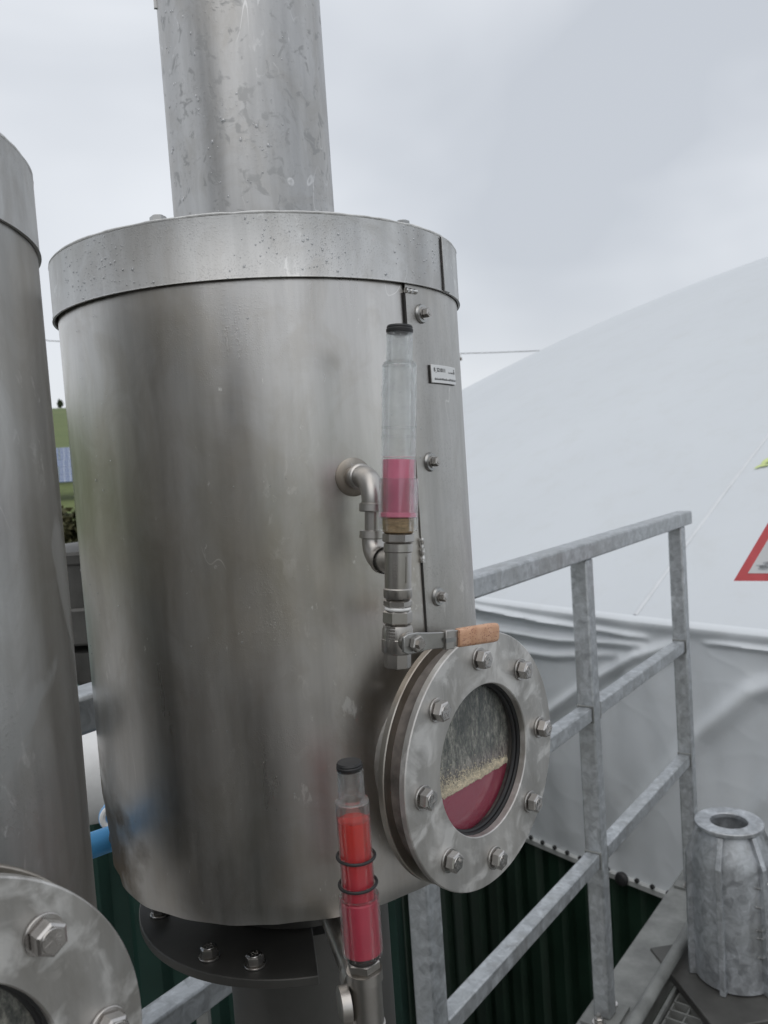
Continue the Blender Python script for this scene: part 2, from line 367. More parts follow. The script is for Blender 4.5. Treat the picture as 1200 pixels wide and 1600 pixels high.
# ------------------------------------------------------------------ ground, hill
GROUND = -2.6
def hill_h(x, y):
    d = math.hypot(x, y); az = math.degrees(math.atan2(x, y)) if y > -1e6 else 0
    if d < 30: return 0.0
    prof = [(30, 0), (45, 1.6), (62, 3.6), (75, 6.2), (110, 9.6), (200, 19.5), (330, 31.0), (420, 33.5), (600, 20), (900, 0), (5000, 0)]
    h = 0
    for (a, ha), (b, hb) in zip(prof, prof[1:]):
        if a <= d <= b: h = ha + (hb - ha) * (d - a) / (b - a)
    w = 1 - min(1, max(0, (az + 12) / 42)); w = w * w * (3 - 2 * w)
    w2 = min(1, max(0, (az + 120) / 50)); w2 = w2 * w2 * (3 - 2 * w2)
    return h * w * w2
mb = MB()
rs = [0, 4, 8, 14, 20, 26, 30, 34, 38, 45, 53, 62, 68, 75, 90, 110, 150, 200, 260, 330, 370, 420, 500, 600, 750, 900, 1600]
na = 144
vs = [(0, 0, GROUND)]
for r in rs[1:]:
    for k in range(na):
        a = 2 * PI * k / na; x, y = r * math.sin(a), r * math.cos(a)
        vs.append((x, y, GROUND + hill_h(x, y)))
fs = [(0, 1 + k, 1 + (k + 1) % na) for k in range(na)]
for i in range(len(rs) - 2):
    for k in range(na):
        k2 = (k + 1) % na; fs.append((1 + i * na + k, 1 + i * na + k2, 1 + (i + 1) * na + k2, 1 + (i + 1) * na + k))
mb.add(vs, fs)
q = NT('field_ground')
f = q.noise(0.05, 6, 0.6); g = q.noise(1.5, 6, 0.7); ln = q.vor(0.012, 'Color')
c = q.mix(q.map(f, 0.3, 0.7, 0, 1), (0.085, 0.125, 0.028), (0.14, 0.17, 0.05)); c = q.mix(q.map(g, 0.35, 0.7, 0, 0.5), c, (0.05, 0.065, 0.02))
gx = q.n('ShaderNodeVectorMath', operation='LENGTH'); q.l(q.tc.outputs['Object'], gx.inputs[0])
gm = q.map(q.math('ADD', gx.outputs['Value'], q.math('MULTIPLY', g, 5)), 40, 46, 1, 0)      # gravel yard round the plant
gv = q.ramp(q.noise(14, 5, 0.8), [(0.35, (0.20, 0.195, 0.185)), (0.7, (0.40, 0.39, 0.37))])
c = q.mix(gm, c, gv); q.set(Base_Color=c, Roughness=0.9)
tag(mb.build('ground', q.m, ang=60), kind='structure')

# ------------------------------------------------------------------ gas holder (white domed digester)
GC = Vector((11.389, 12.462, 0)); RG = 13.4827; HC = 3.9777; ZF = EYE - 0.8; ZC = EYE - 2.07
gas = tag(empty('gas_holder', (GC.x, GC.y, GROUND)), 'huge white domed gas holder with grey skirt and dark green clad wall', 'gas holder')
def gp(th, r, z): a = rad(th); return Vector((r * math.cos(a), r * math.sin(a), z - GROUND))
def cap_z(r): return ZF + HC * (1 - (r / RG) ** 2)
mb = MB(); nr, na = 40, 240; vs = []
prof = [RG * (i / nr) for i in range(nr + 1)]
for r in prof[1:]:
    for k in range(na): vs.append(gp(360 * k / na, r, cap_z(r)))
vs.append(gp(0, 0, cap_z(0)))
fs = [((i - 1) * na + k, (i - 1) * na + (k + 1) % na, i * na + (k + 1) % na, i * na + k) for i in range(1, nr) for k in range(na)]
fs += [(len(vs) - 1, k, (k + 1) % na) for k in range(na)]
mb.add(vs, fs); mb.build('dome_membrane', M['membrane'], gas, ang=80)
# hanging skirt with its folds
def ridge(th, v, pts, w, amp):
    best = 1e9; tt = 0
    x, y = th * 0.2353, v                          # degrees -> metres of arc
    for i, ((a, b), (c, d)) in enumerate(zip(pts, pts[1:])):
        a *= 0.2353; c *= 0.2353
        dx, dy = c - a, d - b; L2 = dx * dx + dy * dy
        t = max(0, min(1, ((x - a) * dx + (y - b) * dy) / L2)); dd = math.hypot(x - a - t * dx, y - b - t * dy)
        if dd < best: best = dd; tt = (i + t) / (len(pts) - 1)
    e = math.sin(PI * min(1, max(0, tt * 0.9 + 0.05))) ** 0.5
    return amp * e * math.exp(-(best / w) ** 2)
FOLDS = [([(213.5, .02), (215.98, .045), (217.5, .058), (218.9, .07), (220.6, .078)], .026, .030),
         ([(214.0, .15), (216.26, .15), (218.55, .148), (220.5, .115)], .03, .028),
         ([(214.0, .26), (216.6, .25), (218.4, .235), (220.0, .18)], .035, .020),
         ([(221.3, .085), (220.4, .17), (219.3, .33), (217.9, .58), (216.5, .9)], .045, .034),
         ([(221.2, .14), (220.2, .26), (219.0, .50)], .03, .018),
         ([(223.6, .14), (222.6, .25), (221.6, .48), (220.5, .82), (219.6, 1.1)], .07, .034),
         ([(221.8, .07), (222.3, .063), (223.2, .066), (225, .07)], .02, .016),
         ([(225.4, .1), (224.4, .22), (223.3, .5), (222.3, .85)], .07, .036),
         ([(214.6, .3), (213.6, .6), (212.8, 1.0)], .06, .03)]
def skirt_off(th, v):
    o = 0.018 * math.exp(-((v - 0.015) / 0.035) ** 2) + 0.02 * math.exp(-v / 0.25)
    n = noise.noise(Vector((th * 0.9, v * 1.6, 3.1))) * 0.02 + noise.noise(Vector((th * 2.2, v * 3.0, 8.1))) * 0.008
    cr = 1 - abs(noise.noise(Vector((th * 0.9 + v * 2.2, v * 5.0 - th * 0.9, 5.0)))) * 2.2
    cr2 = 1 - abs(noise.noise(Vector((th * 0.5 - v * 1.2, v * 9.0 + th * 0.25, 9.0)))) * 2.2
    n += 0.0012 * max(0, cr) ** 5 + 0.005 * max(0, cr2) ** 6 * math.exp(-v / 0.16)
    o += n * min(1, v / 0.1)
    if 211 < th < 227:
        for p, w, a in FOLDS: o += ridge(th, v, p, w * 0.6, a * 1.35)
    return o * min(1, max(0, (1.27 - v) / 0.12))
def skirt_mesh(t0, t1, nu, nv):
    mb = MB(); vs = []; H = ZF - ZC
    for j in range(nv + 1):
        v = H * (j / nv) ** 1.15
        for i in range(nu + 1):
            th = t0 + (t1 - t0) * i / nu
            off = skirt_off(th, v)
            vs.append(gp(th, RG + off - (0.04 if v < 1e-6 else 0), ZF - v + (0.012 if v < 1e-6 else 0)))
    fs = [(j * (nu + 1) + i, j * (nu + 1) + i + 1, (j + 1) * (nu + 1) + i + 1, (j + 1) * (nu + 1) + i) for j in range(nv) for i in range(nu)]
    return mb.add(vs, fs)
skirt_mesh(208, 229, 380, 120).build('skirt_membrane', M['skirt'], gas, ang=80)
skirt_mesh(229, 568, 260, 24).build('skirt_membrane', M['skirt'], gas, ang=80)
# clamp rail + bolts, seams, cladding panels
mb = MB(); seg = 120
for t0, t1 in ((205, 232),):
    vs = []
    for i in range(seg + 1):
        th = t0 + (t1 - t0) * i / seg
        for r, z in ((RG - .02, ZC + .012), (RG + .028, ZC + .012), (RG + .028, ZC - .012), (RG - .02, ZC - .012)): vs.append(gp(th, r, z))
    fs = [(i * 4 + k, i * 4 + (k + 1) % 4, i * 4 + 4 + (k + 1) % 4, i * 4 + 4 + k) for i in range(seg) for k in range(4)]
    mb.add(vs, fs)
mb.build('clamp_rail', simple('clamp_rail_metal', (0.62, 0.63, 0.62), 0.45, 0.3, 0.1), gas)
bme = MB().hexp(0.02, 0, 0.014).mesh('clamp_bolt'); bme.materials.append(M['ink'])
kme = MB().lathe([(0.012, 0), (0.03, 0.006), (0.034, 0.02), (0.028, 0.034), (0.012, 0.042), (0.0, 0.044)], 14).mesh('clamp_knob'); kme.materials.append(M['rubber'])
th = 213.0; i = 0
while th < 226:
    big = (i % 8 == 4)
    o = link('clamp_knob' if big else 'clamp_bolt', kme if big else bme, None, gas)
    p = gp(th, RG + .028 if not big else RG + .02, ZC + 0.03 if not big else ZC + 0.012)
    d = gp(th, 1, GROUND)
    o.location = p; o.rotation_euler = d.to_track_quat('Z', 'Y').to_euler()
    th += 0.342; i += 1
for k in range(48):
    th = 220.3 + 7.5 * k
    mb = MB(); vs = []; n = 30
    for j in range(n + 1):
        r = RG * (0.02 + 0.979 * j / n); w = 0.011 / r
        for dw, dz in ((-w, 0.001), (-w * .6, 0.006), (w * .6, 0.006), (w, 0.001)): vs.append(gp(th + math.degrees(dw), r, cap_z(r) + dz))
    mb.add(vs, [(j * 4 + a, j * 4 + a + 1, j * 4 + 5 + a, j * 4 + 4 + a) for j in range(n) for a in range(3)])
    if k == 0: mb.build('membrane_seam', M['seam'], gas, ang=80)
def clad_mesh(width):
    """one sheet of trapezoidal wall cladding, local x across, y outwards, z up"""
    mb = MB(); H = ZC - 0.016 - GROUND; p = 0.16; prof = []; x = 0
    while x < width - 1e-4:
        for dx, dy in ((0, 0), (0.06, 0), (0.075, 0.032), (0.145, 0.032)): prof.append((x + dx, dy))
        x += p
    prof.append((width + 0.01, 0))
    vs = [(a, b + 0.004, 0) for a, b in prof] + [(a, b + 0.004, H) for a, b in prof]; n = len(prof)
    mb.add(vs, [(i, i + 1, n + i + 1, n + i) for i in range(n - 1)])
    return mb.mesh('cladding_panel', smooth=False)
cm = clad_mesh(0.96); cm.materials.append(M['green'])
dth = math.degrees(0.96 / RG)
for k in range(13):
    th = 190 + dth * (k + 0.5) + 3
    o = link('cladding_panel', cm, None, gas)
    c = gp(th, RG - 0.04, GROUND); a = rad(th)
    ex = Vector((-math.sin(a), math.cos(a), 0)); ey = Vector((math.cos(a), math.sin(a), 0))
    o.matrix_local = frame(c - ex * 0.48, ex, ey, Z)
mb = MB(); mb.lathe([(RG - 0.06, 0), (RG - 0.06, ZC - GROUND - 0.02)], 180, cap=False); mb.build('tank_wall', M['green'], gas)
# leaf print on the membrane near the right edge
mb = MB()
def leaf(th, r, ang, L, w):
    c = gp(th, r, cap_z(r)); a = rad(th)
    et = Vector((-math.sin(a), math.cos(a), 0)); er = Vector((-math.cos(a), -math.sin(a), 2 * HC * r / RG ** 2)).normalized(); nn = et.cross(er); nn = nn if nn.z > 0 else -nn
    d = et * math.cos(ang) + er * math.sin(ang); s = er * math.cos(ang) - et * math.sin(ang)
    pts = []
    for i in range(9):
        t = i / 8; pts.append((t * L, w * math.sin(PI * t ** 0.8)))
    for i in range(7, 0, -1):
        t = i / 8; pts.append((t * L, -w * math.sin(PI * t ** 0.8)))
    mb.add([c + nn * 0.008 + d * x + s * y for x, y in pts], [tuple(range(len(pts)))])
leaf(220.63, RG - 1.08, 0.9, 0.07, 0.010); leaf(220.66, RG - 1.10, 0.25, 0.08, 0.012); leaf(220.72, RG - 1.12, 1.0, 0.12, 0.022); leaf(220.95, RG - 1.15, 0.6, 0.2, 0.04)
mb.build('leaf_print', M['leafprint'], gas)

# ------------------------------------------------------------------ platform, railing
RD = Vector((0.438, 0.588, 0)).normalized(); RS = Vector((RD.y, -RD.x, 0))     # along the railing; towards the platform
P1 = Vector((0.462, 1.961, 0)); STEP = 0.733
plat = tag(empty('steel_platform', (P1.x, P1.y, 0)), 'galvanised walkway platform with open grating behind an edge beam', 'platform')
def pl(a, b, z): return RD * a + RS * b + Vector((0, 0, z))       # local to platform / railing root
MB().bar(pl(-2.8, 0, -0.055), pl(1.06, 0, -0.055), 0.105, 0.11).build('edge_beam', M['galv_dull'], plat, bevel=0.004)
# grating: bearing bars along RS, cross rods along RD
A0, A1, B0, B1, ZG = -2.7, 1.05, 0.115, 1.7, -0.035
mb = MB().bar(pl(0, B0, ZG), pl(0, B1, ZG), 0.004, 0.03); bbm = mb.mesh('bearing_bar', False); bbm.materials.append(M['galv_dull'])
n = int((A1 - A0) / 0.035)
for i in range(n + 1):
    o = link('bearing_bar', bbm, None, plat); o.location = RD * (A0 + 0.035 * i)
mb = MB().bar(pl(A0, 0, ZG), pl(A1, 0, ZG), 0.004, 0.022); cbm = mb.mesh('cross_bar', False); cbm.materials.append(M['galv_dull'])
for i in range(int((B1 - B0) / 0.04) + 1):
    o = link('cross_bar', cbm, None, plat); o.location = RS * (B0 + 0.04 * i)
MB().bar(pl(A0, B0 - 0.012, -0.05), pl(A1, B0 - 0.012, -0.05), 0.008, 0.07).build('grating_frame', M['galv_dull'], plat)
MB().bar(pl(0.30, B1 + .01, -0.05), pl(0.30, .1, -0.06), 0.05, 0.05).build('cross_beam', M['galv_dull'], plat)
MB().bar(pl(A0, B1 + 0.06, -0.055), pl(A1, B1 + 0.06, -0.055), 0.105, 0.11).build('edge_beam', M['galv_dull'], plat, bevel=0.004)
for a in (-2.6, 0.9):
    for b in (0.0, B1 + 0.06):
        MB().bar(pl(a, b, GROUND), pl(a, b, -0.112), 0.1, 0.1, upv=(1, 0, 0)).build('support_column', M['galv_dull'], plat)
tag(MB().sweep([P1 + pl(-2.6, 0.085, 0.035), P1 + pl(0.62, 0.085, 0.035), P1 + pl(0.70, 0.085, 0.0), P1 + pl(0.72, 0.085, -0.06)], 0.016).build('conduit_pipe', M['galv_dull']),
    'grey conduit pipe lying along the platform edge beam below the railing', 'conduit')

rail = tag(empty('handrail', (P1.x, P1.y, 0)), 'galvanised square tube handrail with three rails beside the white gas holder', 'railing')
ZT, ZM, ZL = EYE - 0.248, EYE - 0.64, EYE - 1.0
a_ = 0.042
for k in (-2, -1, 0, 1):
    p = MB().bar(pl(k * STEP, 0, 0.0085), pl(k * STEP, 0, ZT - 0.0215), a_, a_, upv=RS).build('post', M['galv'], rail, bevel=0.004)
    bp = MB().bar(pl(k * STEP - 0.055, 0, 0.0045), pl(k * STEP + 0.055, 0, 0.0045), 0.085, 0.007).build('base_plate', M['galv_dull'], rail, bevel=0.001)
    for sg in (-1, 1):
        mb = MB(); c = pl(k * STEP + sg * 0.040, sg * 0.0, 0.008)
        mb.ring(0.006, 0.016, 0, 0.003, 20, c); mb.hexp(0.020, 0.0031, 0.014, c); mb.lathe([(0.006, 0.014), (0.006, 0.022)], 12, c)
        mb.build('anchor_nut', M['bolt'], bp)
MB().bar(pl(-2 * STEP - 0.09, 0, ZT), pl(STEP + 0.085, 0, ZT), 0.05, 0.042).build('top_rail', M['galv'], rail, bevel=0.005)
for k in (-2, -1, 0):
    for z in (ZM, ZL):
        MB().bar(pl(k * STEP + a_ / 2 - .001, 0, z), pl((k + 1) * STEP - a_ / 2 + .001, 0, z), 0.034, 0.034).build('middle_rail' if z == ZM else 'lower_rail', M['galv'], rail, bevel=0.003)
    for z in (ZM, ZL):
        for e in (k * STEP + a_ / 2, (k + 1) * STEP - a_ / 2):
            mb = MB(); pts = [pl(e, 0, z) + RS * (0.019 * c) + Z * (0.019 * s) for c, s in ((-1, -1), (1, -1), (1, 1), (-1, 1), (-1, -1))]
            mb.sweep(pts, 0.003, 6).build('weld_seam', M['galv_dull'], rail)

# davit socket on the platform
dv = tag(empty('davit_socket', (0.838, 2.085, -0.018)), 'galvanised ribbed davit socket with open ring top standing on the platform', 'davit socket')
MB().box((0.02, -0.01, 0.012), (0.36, 0.34, 0.024), Matrix.Rotation(rad(8), 3, 'Z')).build('base_plate', M['darkduct'], dv, bevel=0.003)
HD = 0.435
MB().ring(0.052, 0.064, 0.024, HD - 0.012, 40, bev=0.001).build('tube', M['galv_davit'], dv)
MB().ring(0.046, 0.084, HD - 0.012, HD, 56, bev=0.002).build('top_ring', M['galv_davit'], dv)
for k in range(6):
    a = rad(-128 + 60 * k); e = Vector((math.cos(a), math.sin(a), 0)); s_ = Vector((-e.y, e.x, 0))
    prof = [(0.062, 0.025), (0.116, 0.025), (0.114, 0.26), (0.112, HD - 0.085), (0.082, HD - 0.014), (0.062, HD - 0.014)]
    vs = [e * r + Z * z + s_ * t for t in (-0.007, 0.007) for r, z in prof]; n = len(prof)
    MB().add(vs, [tuple(range(n)), tuple(range(2 * n - 1, n - 1, -1))] + [(i, (i + 1) % n, n + (i + 1) % n, n + i) for i in range(n)]).build('rib', M['galv_davit'], dv, smooth=False, bevel=0.0015)
MB().lathe([(0.100, 0.028), (0.100, HD - 0.095), (0.096, HD - 0.075), (0.070, HD - 0.016)], 56, cap=False).build('shell', M['galv_davit'], dv, ang=50)
mb = MB()
for z in (0.12, 0.17, 0.19, 0.25, 0.30):
    a = rad(-68); e = Vector((math.cos(a), math.sin(a), 0)); t = Vector((-e.y, e.x, 0)); pts = []
    for i in range(7): u = -1 + i / 3; pts.append(e * 0.1005 + t * (0.022 * u) + Z * (z + 0.008 * u * u))
    mb.sweep(pts, 0.0028, 6)
mb.build('weld_bead', M['bead'], dv)

# ------------------------------------------------------------------ scrubber tanks
RT, RL, RP = 0.1826, 0.1868, 0.0751
ZB = EYE - 0.353                      # bottom of the vessel
def bolt_mesh(af, h, washer, shank=0.004, txt=None, name='bolt'):
    mb = MB(); mb.ring(af * 0.25, washer, 0, 0.0016, 28, bev=0.0003); mb.hexp(af, 0.0017, 0.0017 + h)
    mb.lathe([(af * 0.40, h + 0.0017), (af * 0.38, h + 0.0021)], 24)
    if txt is not None:
        add_text(mb, txt[0], Matrix.Translation((0, af * 0.16, h + 0.0021)))
        add_text(mb, txt[1], Matrix.Translation((0, -af * 0.2, h + 0.0021)))
    return mb.mesh(name)
T1, T2 = text_mesh('A2', 0.0052, 0.00025), text_mesh('70', 0.0046, 0.00025)
BM = bolt_mesh(0.0135, 0.0075, 0.0092, txt=(T1, T2)); BM.materials.append(M['bolt'])
BS = bolt_mesh(0.0075, 0.0045, 0.0072, name='screw'); BS.materials.append(M['bolt'])
BL = bolt_mesh(0.011, 0.0065, 0.0095, name='lid_bolt'); BL.materials.append(M['lever'])

def body_mesh(seed, rust):
    mb = MB(); nu, nv = 200, 60; vs = []; z0, z1 = ZB - GROUND, EYE + 0.160 - GROUND
    for j in range(nv + 1):
        z = z0 + (z1 - z0) * j / nv
        for i in range(nu):
            a = 2 * PI * i / nu; e = Vector((math.sin(a), -math.cos(a), 0))
            d = noise.noise(Vector((e.x * 1.6 + seed, e.y * 1.6, z * 3.0))) * 0.0011 + noise.noise(Vector((e.x * 5 + seed, e.y * 5, z * 7))) * 0.00022
            if rust:                                       # buckled lower edge on the left
                aa = math.degrees(a) if a < PI else math.degrees(a) - 360
                w = math.exp(-((aa + 68) / 16) ** 2) * max(0, 1 - (z - z0) / 0.075)
                d += w * (-0.006 + 0.006 * noise.noise(Vector((aa * 0.12, z * 60, 1))))
            if j == 0: d -= 0.0015
            vs.append(e * (RT + d) + Z * (z + (0.0012 * noise.noise(Vector((a * 6, seed, 0))) if j == 0 else 0)))
    fs = [(j * nu + i, j * nu + (i + 1) % nu, (j + 1) * nu + (i + 1) % nu, (j + 1) * nu + i) for j in range(nv) for i in range(nu)]
    vs += [Vector((0, 0, z0 + 0.004)), Vector((0, 0, z1))]
    n0 = len(vs) - 2
    fs += [(n0, (i + 1) % nu, i) for i in range(nu)] + [(n0 + 1, nv * nu + i, nv * nu + (i + 1) % nu) for i in range(nu)]
    mb.add(vs, fs); return mb.mesh('vessel', ang=50)

# rusty buckled foot of the vessel: stain mask around its lower left edge
def add_rust(mat):
    t = mat.node_tree; b = t.nodes['Principled BSDF']; tcn = [n for n in t.nodes if n.type == 'TEX_COORD'][0]
    src = b.inputs['Base Color'].links[0].from_socket; rsrc = b.inputs['Roughness'].links[0].from_socket
    d = t.nodes.new('ShaderNodeVectorMath'); d.operation = 'DISTANCE'; d.inputs[1].default_value = (-RT * 0.90, -RT * 0.43, ZB - GROUND + 0.025)
    t.links.new(tcn.outputs['Object'], d.inputs[0])
    n = t.nodes.new('ShaderNodeTexNoise'); n.inputs['Scale'].default_value = 38; n.inputs['Detail'].default_value = 6; t.links.new(tcn.outputs['Object'], n.inputs['Vector'])
    ad = t.nodes.new('ShaderNodeMath'); ad.operation = 'MULTIPLY_ADD'; ad.inputs[1].default_value = 0.13; t.links.new(n.outputs['Fac'], ad.inputs[0]); t.links.new(d.outputs['Value'], ad.inputs[2])
    mr = t.nodes.new('ShaderNodeMapRange'); mr.clamp = True
    for i, v in zip((1, 2, 3, 4), (0.10, 0.15, 0.8, 0)): mr.inputs[i].default_value = v
    t.links.new(ad.outputs[0], mr.inputs[0])
    mxn = t.nodes.new('ShaderNodeMix'); mxn.data_type = 'RGBA'; mxn.inputs[7].default_value = (0.16, 0.11, 0.06, 1)
    t.links.new(mr.outputs[0], mxn.inputs[0]); t.links.new(src, mxn.inputs[6]); t.links.new(mxn.outputs[2], b.inputs['Base Color'])
    am = t.nodes.new('ShaderNodeMath'); am.operation = 'MULTIPLY_ADD'; am.inputs[1].default_value = 0.3; t.links.new(mr.outputs[0], am.inputs[0]); t.links.new(rsrc, am.inputs[2])
    t.links.new(am.outputs[0], b.inputs['Roughness'])
def add_scuffs(mat, spots):
    t = mat.node_tree; b = t.nodes['Principled BSDF']; tcn = [n for n in t.nodes if n.type == 'TEX_COORD'][0]
    for (pt, rad_) in spots:
        src = b.inputs['Base Color'].links[0].from_socket; rs_ = b.inputs['Roughness'].links[0].from_socket
        d = t.nodes.new('ShaderNodeVectorMath'); d.operation = 'DISTANCE'; d.inputs[1].default_value = pt; t.links.new(tcn.outputs['Object'], d.inputs[0])
        mp_ = t.nodes.new('ShaderNodeMapping'); mp_.inputs['Scale'].default_value = (1, 1, 0.45); mp_.inputs['Rotation'].default_value = (0.2, 0.5, 0); t.links.new(tcn.outputs['Object'], mp_.inputs[0])
        n = t.nodes.new('ShaderNodeTexNoise'); n.inputs['Scale'].default_value = 150; n.inputs['Detail'].default_value = 5; n.inputs['Roughness'].default_value = 0.7; t.links.new(mp_.outputs[0], n.inputs['Vector'])
        f1 = t.nodes.new('ShaderNodeMapRange'); f1.clamp = True
        for i, v in zip((1, 2, 3, 4), (rad_ * 0.3, rad_, 0.16, -0.05)): f1.inputs[i].default_value = v
        t.links.new(d.outputs['Value'], f1.inputs[0])
        ad = t.nodes.new('ShaderNodeMath'); ad.operation = 'ADD'; t.links.new(f1.outputs[0], ad.inputs[0]); t.links.new(n.outputs['Fac'], ad.inputs[1])
        f2 = t.nodes.new('ShaderNodeMapRange'); f2.clamp = True
        for i, v in zip((1, 2, 3, 4), (0.62, 0.70, 0, 0.7)): f2.inputs[i].default_value = v
        t.links.new(ad.outputs[0], f2.inputs[0])
        mxn = t.nodes.new('ShaderNodeMix'); mxn.data_type = 'RGBA'; mxn.inputs[7].default_value = (0.90, 0.89, 0.86, 1)
        t.links.new(f2.outputs[0], mxn.inputs[0]); t.links.new(src, mxn.inputs[6]); t.links.new(mxn.outputs[2], b.inputs['Base Color'])
        am = t.nodes.new('ShaderNodeMath'); am.operation = 'MULTIPLY_ADD'; am.inputs[1].default_value = 0.35; t.links.new(f2.outputs[0], am.inputs[0]); t.links.new(rs_, am.inputs[2]); t.links.new(am.outputs[0], b.inputs['Roughness'])
add_rust(M['steel'])
add_scuffs(M['steel'], [((*(nrm(SC[0]) * RT)[:2], EYE + SC[1] - GROUND), SC[2]) for SC in ((21.5, -0.1895, 0.016), (8.6, -0.2546, 0.014))])

def make_tank(loc, label, main):
    g = tag(empty('scrubber_tank', (loc[0], loc[1], GROUND)), label, 'tank', 'stainless scrubber tanks in a row')
    zz = lambda z: EYE + z - GROUND
    link('vessel', body_mesh(0.0 if main else 5.3, main), M['steel'] if main else M['steel_left'], g)
    rl = RL if main else 0.1840
    # lid: top plate, deep rim band with an open lower lip
    lid = MB(); seg = 160; prof = [(0.0, zz(.1860)), (rl - .003, zz(.1860)), (rl, zz(.1845)), (rl, zz(.1400)), (rl + .0008, zz(.1386)), (rl - .0012, zz(.1386)), (rl - .0016, zz(.150)), (rl - .003, zz(.18)), (0.0, zz(.1802))]
    lid.lathe(prof, seg, cap=False); lo = lid.build('lid', M['steel_lid'], g, ang=30)
    mb = MB(); pts = []
    for i in range(161):
        a = 2 * PI * i / 160; w = noise.noise(Vector((math.cos(a) * 9, math.sin(a) * 9, 2)))
        pts.append(Vector((math.cos(a) * (rl - .0008), math.sin(a) * (rl - .0008), zz(.1858) - 0.0009 * max(0, w))))
    mb.sweep(pts, [0.0011 + 0.0006 * max(-.6, noise.noise(Vector((p.x * 60, p.y * 60, 7)))) for p in pts], 8, cap=False); mb.build('sealant_bead', M['grout'], lo)
    mb = MB(); e = nrm(63.3); t = tan_(63.3)
    mb.box(e * (rl + .0006) + t * 0.004 + Z * zz(.162), (0.012, 0.0022, 0.0458), Matrix((t, e, Z)).transposed())
    mb.build('lap_joint', M['steel_lid'], lo, bevel=0.0004)
    mb = MB(); mb.bar(e * (rl + .0007) - t * 0.0035 + Z * zz(.1392), e * (rl + .0007) - t * 0.0035 + Z * zz(.184), 0.0016, 0.0010, upv=e); mb.build('joint_gap', M['gasket'], lo)
    for ps in (-69, -18, 52, 112, 172, 232):
        o = link('lid_bolt', BL, None, lo); o.location = nrm(ps) * 0.170 + Z * zz(.1861); o.rotation_euler = (0, 0, rad(ps * 3))
    # outlet pipe
    mb = MB(); mb.lathe([(RP + .004, zz(.1862)), (RP + .004, zz(.189)), (RP, zz(.1905)), (RP, zz(1.5))], 128); po = mb.build('outlet_pipe', M['steel_pipe'], g)
    mb = MB(); p0 = nrm(-72) * (RP + .0004); mb.bar(p0 + Z * zz(.42), p0 + Z * zz(.432), 0.003, 0.004, upv=nrm(-72)); mb.build('drip', M['steel_pipe'], po)
    # sight glass flange: neck, rear flange, spacer, glass, front flange, bolts
    ph = 48.5 if main else 49.8; zf = -0.2448 if main else -0.2573
    n = nrm(ph); s = tan_(ph); c = Z * zz(zf)
    mb = MB(); mb.lathe([(0.069, 0.15), (0.068, 0.2022)], 64, c, n); mb.build('nozzle_neck', M['flange'], g)
    mb = MB(); mb.ring(0.066, 0.1012, 0.2020, 0.2078, 120, c, n, 0.0007); mb.build('rear_flange', M['edge'], g)
    mb = MB(); mb.ring(0.062, 0.0935, 0.2079, 0.2225, 96, c, n); mb.build('spacer_ring', M['rustgap'], g)
    mb = MB(); mb.ring(0.060, 0.1015, 0.2226, 0.2286, 140, c, n, 0.0008); ff = mb.build('front_flange', M['flange'], g, ang=25)
    for k in range(8):
        a = rad(91.5) - k * PI / 4
        o = link('bolt', BM, None, ff)
        p = c + n * 0.2287 + (s * math.cos(a) + Z * math.sin(a)) * 0.0823
        rot = random.uniform(0, 2 * PI); ex = s * math.cos(rot) + Z * math.sin(rot); ey = n.cross(ex)
        o.matrix_local = frame(p, ex, ey, n)
        mb = MB(); mb.hexp(0.0135, 0.193, 0.2015, c + (s * math.cos(a) + Z * math.sin(a)) * 0.0823, n); mb.build('nut', M['bolt'], ff)
    go = MB(); go.torus(0.0590, 0.0022, c + n * 0.2170, n, 96, 10); go.torus(0.0600, 0.0016, c + n * 0.2205, n, 96, 8); go.build('sealing_ring', M['rubber'], g)
    # pane, film, crust and liquid sit just behind it (own origin at the glass centre so the film texture follows it)
    gl = bpy.data.objects.new('sight_glass', MB().lathe([(0.0605, -0.004), (0.0605, 0.0)], 96).mesh('sight_glass')); COL.objects.link(gl); gl.parent = g
    gl.data.materials.append(M['pane']); gl.matrix_local = frame(c + n * 0.2155, s, Z.cross(s) * -1 if False else n.cross(s), n)
    def disc_part(z0, z1, off):      # horizontal slice of the disc, in a frame x=s, y=z
        r = 0.0603; pts = []
        a0, a1 = math.asin(max(-1, z0 / r)), math.asin(min(1, z1 / r))
        for i in range(25): a = a0 + (a1 - a0) * i / 24; pts.append((r * math.cos(a), r * math.sin(a)))
        for i in range(24, -1, -1): a = a0 + (a1 - a0) * i / 24; pts.append((-r * math.cos(a), r * math.sin(a)))
        return [s * x + Z * y + n * off for x, y in pts]
    LV = -0.0225 if main else -0.03
    def slab(name, z0, z1, off, mat):
        f_ = disc_part(z0, z1, off); b_ = [p - n * 0.004 for p in f_]; k = len(f_)
        me = MB().add(f_ + b_, [tuple(range(k)), tuple(range(2 * k - 1, k - 1, -1))] + [(i, (i + 1) % k, k + (i + 1) % k, k + i) for i in range(k)]).mesh(name, False)
        o = link(name, me, mat, g); o.location = c + n * 0.211; return o
    slab('crust_film', LV + .0005, 0.0603, -0.0002, M['film']); slab('liquid_fill', -0.0603, LV, 0.0, M['wine'])
    mb = MB()
    random.seed(11)
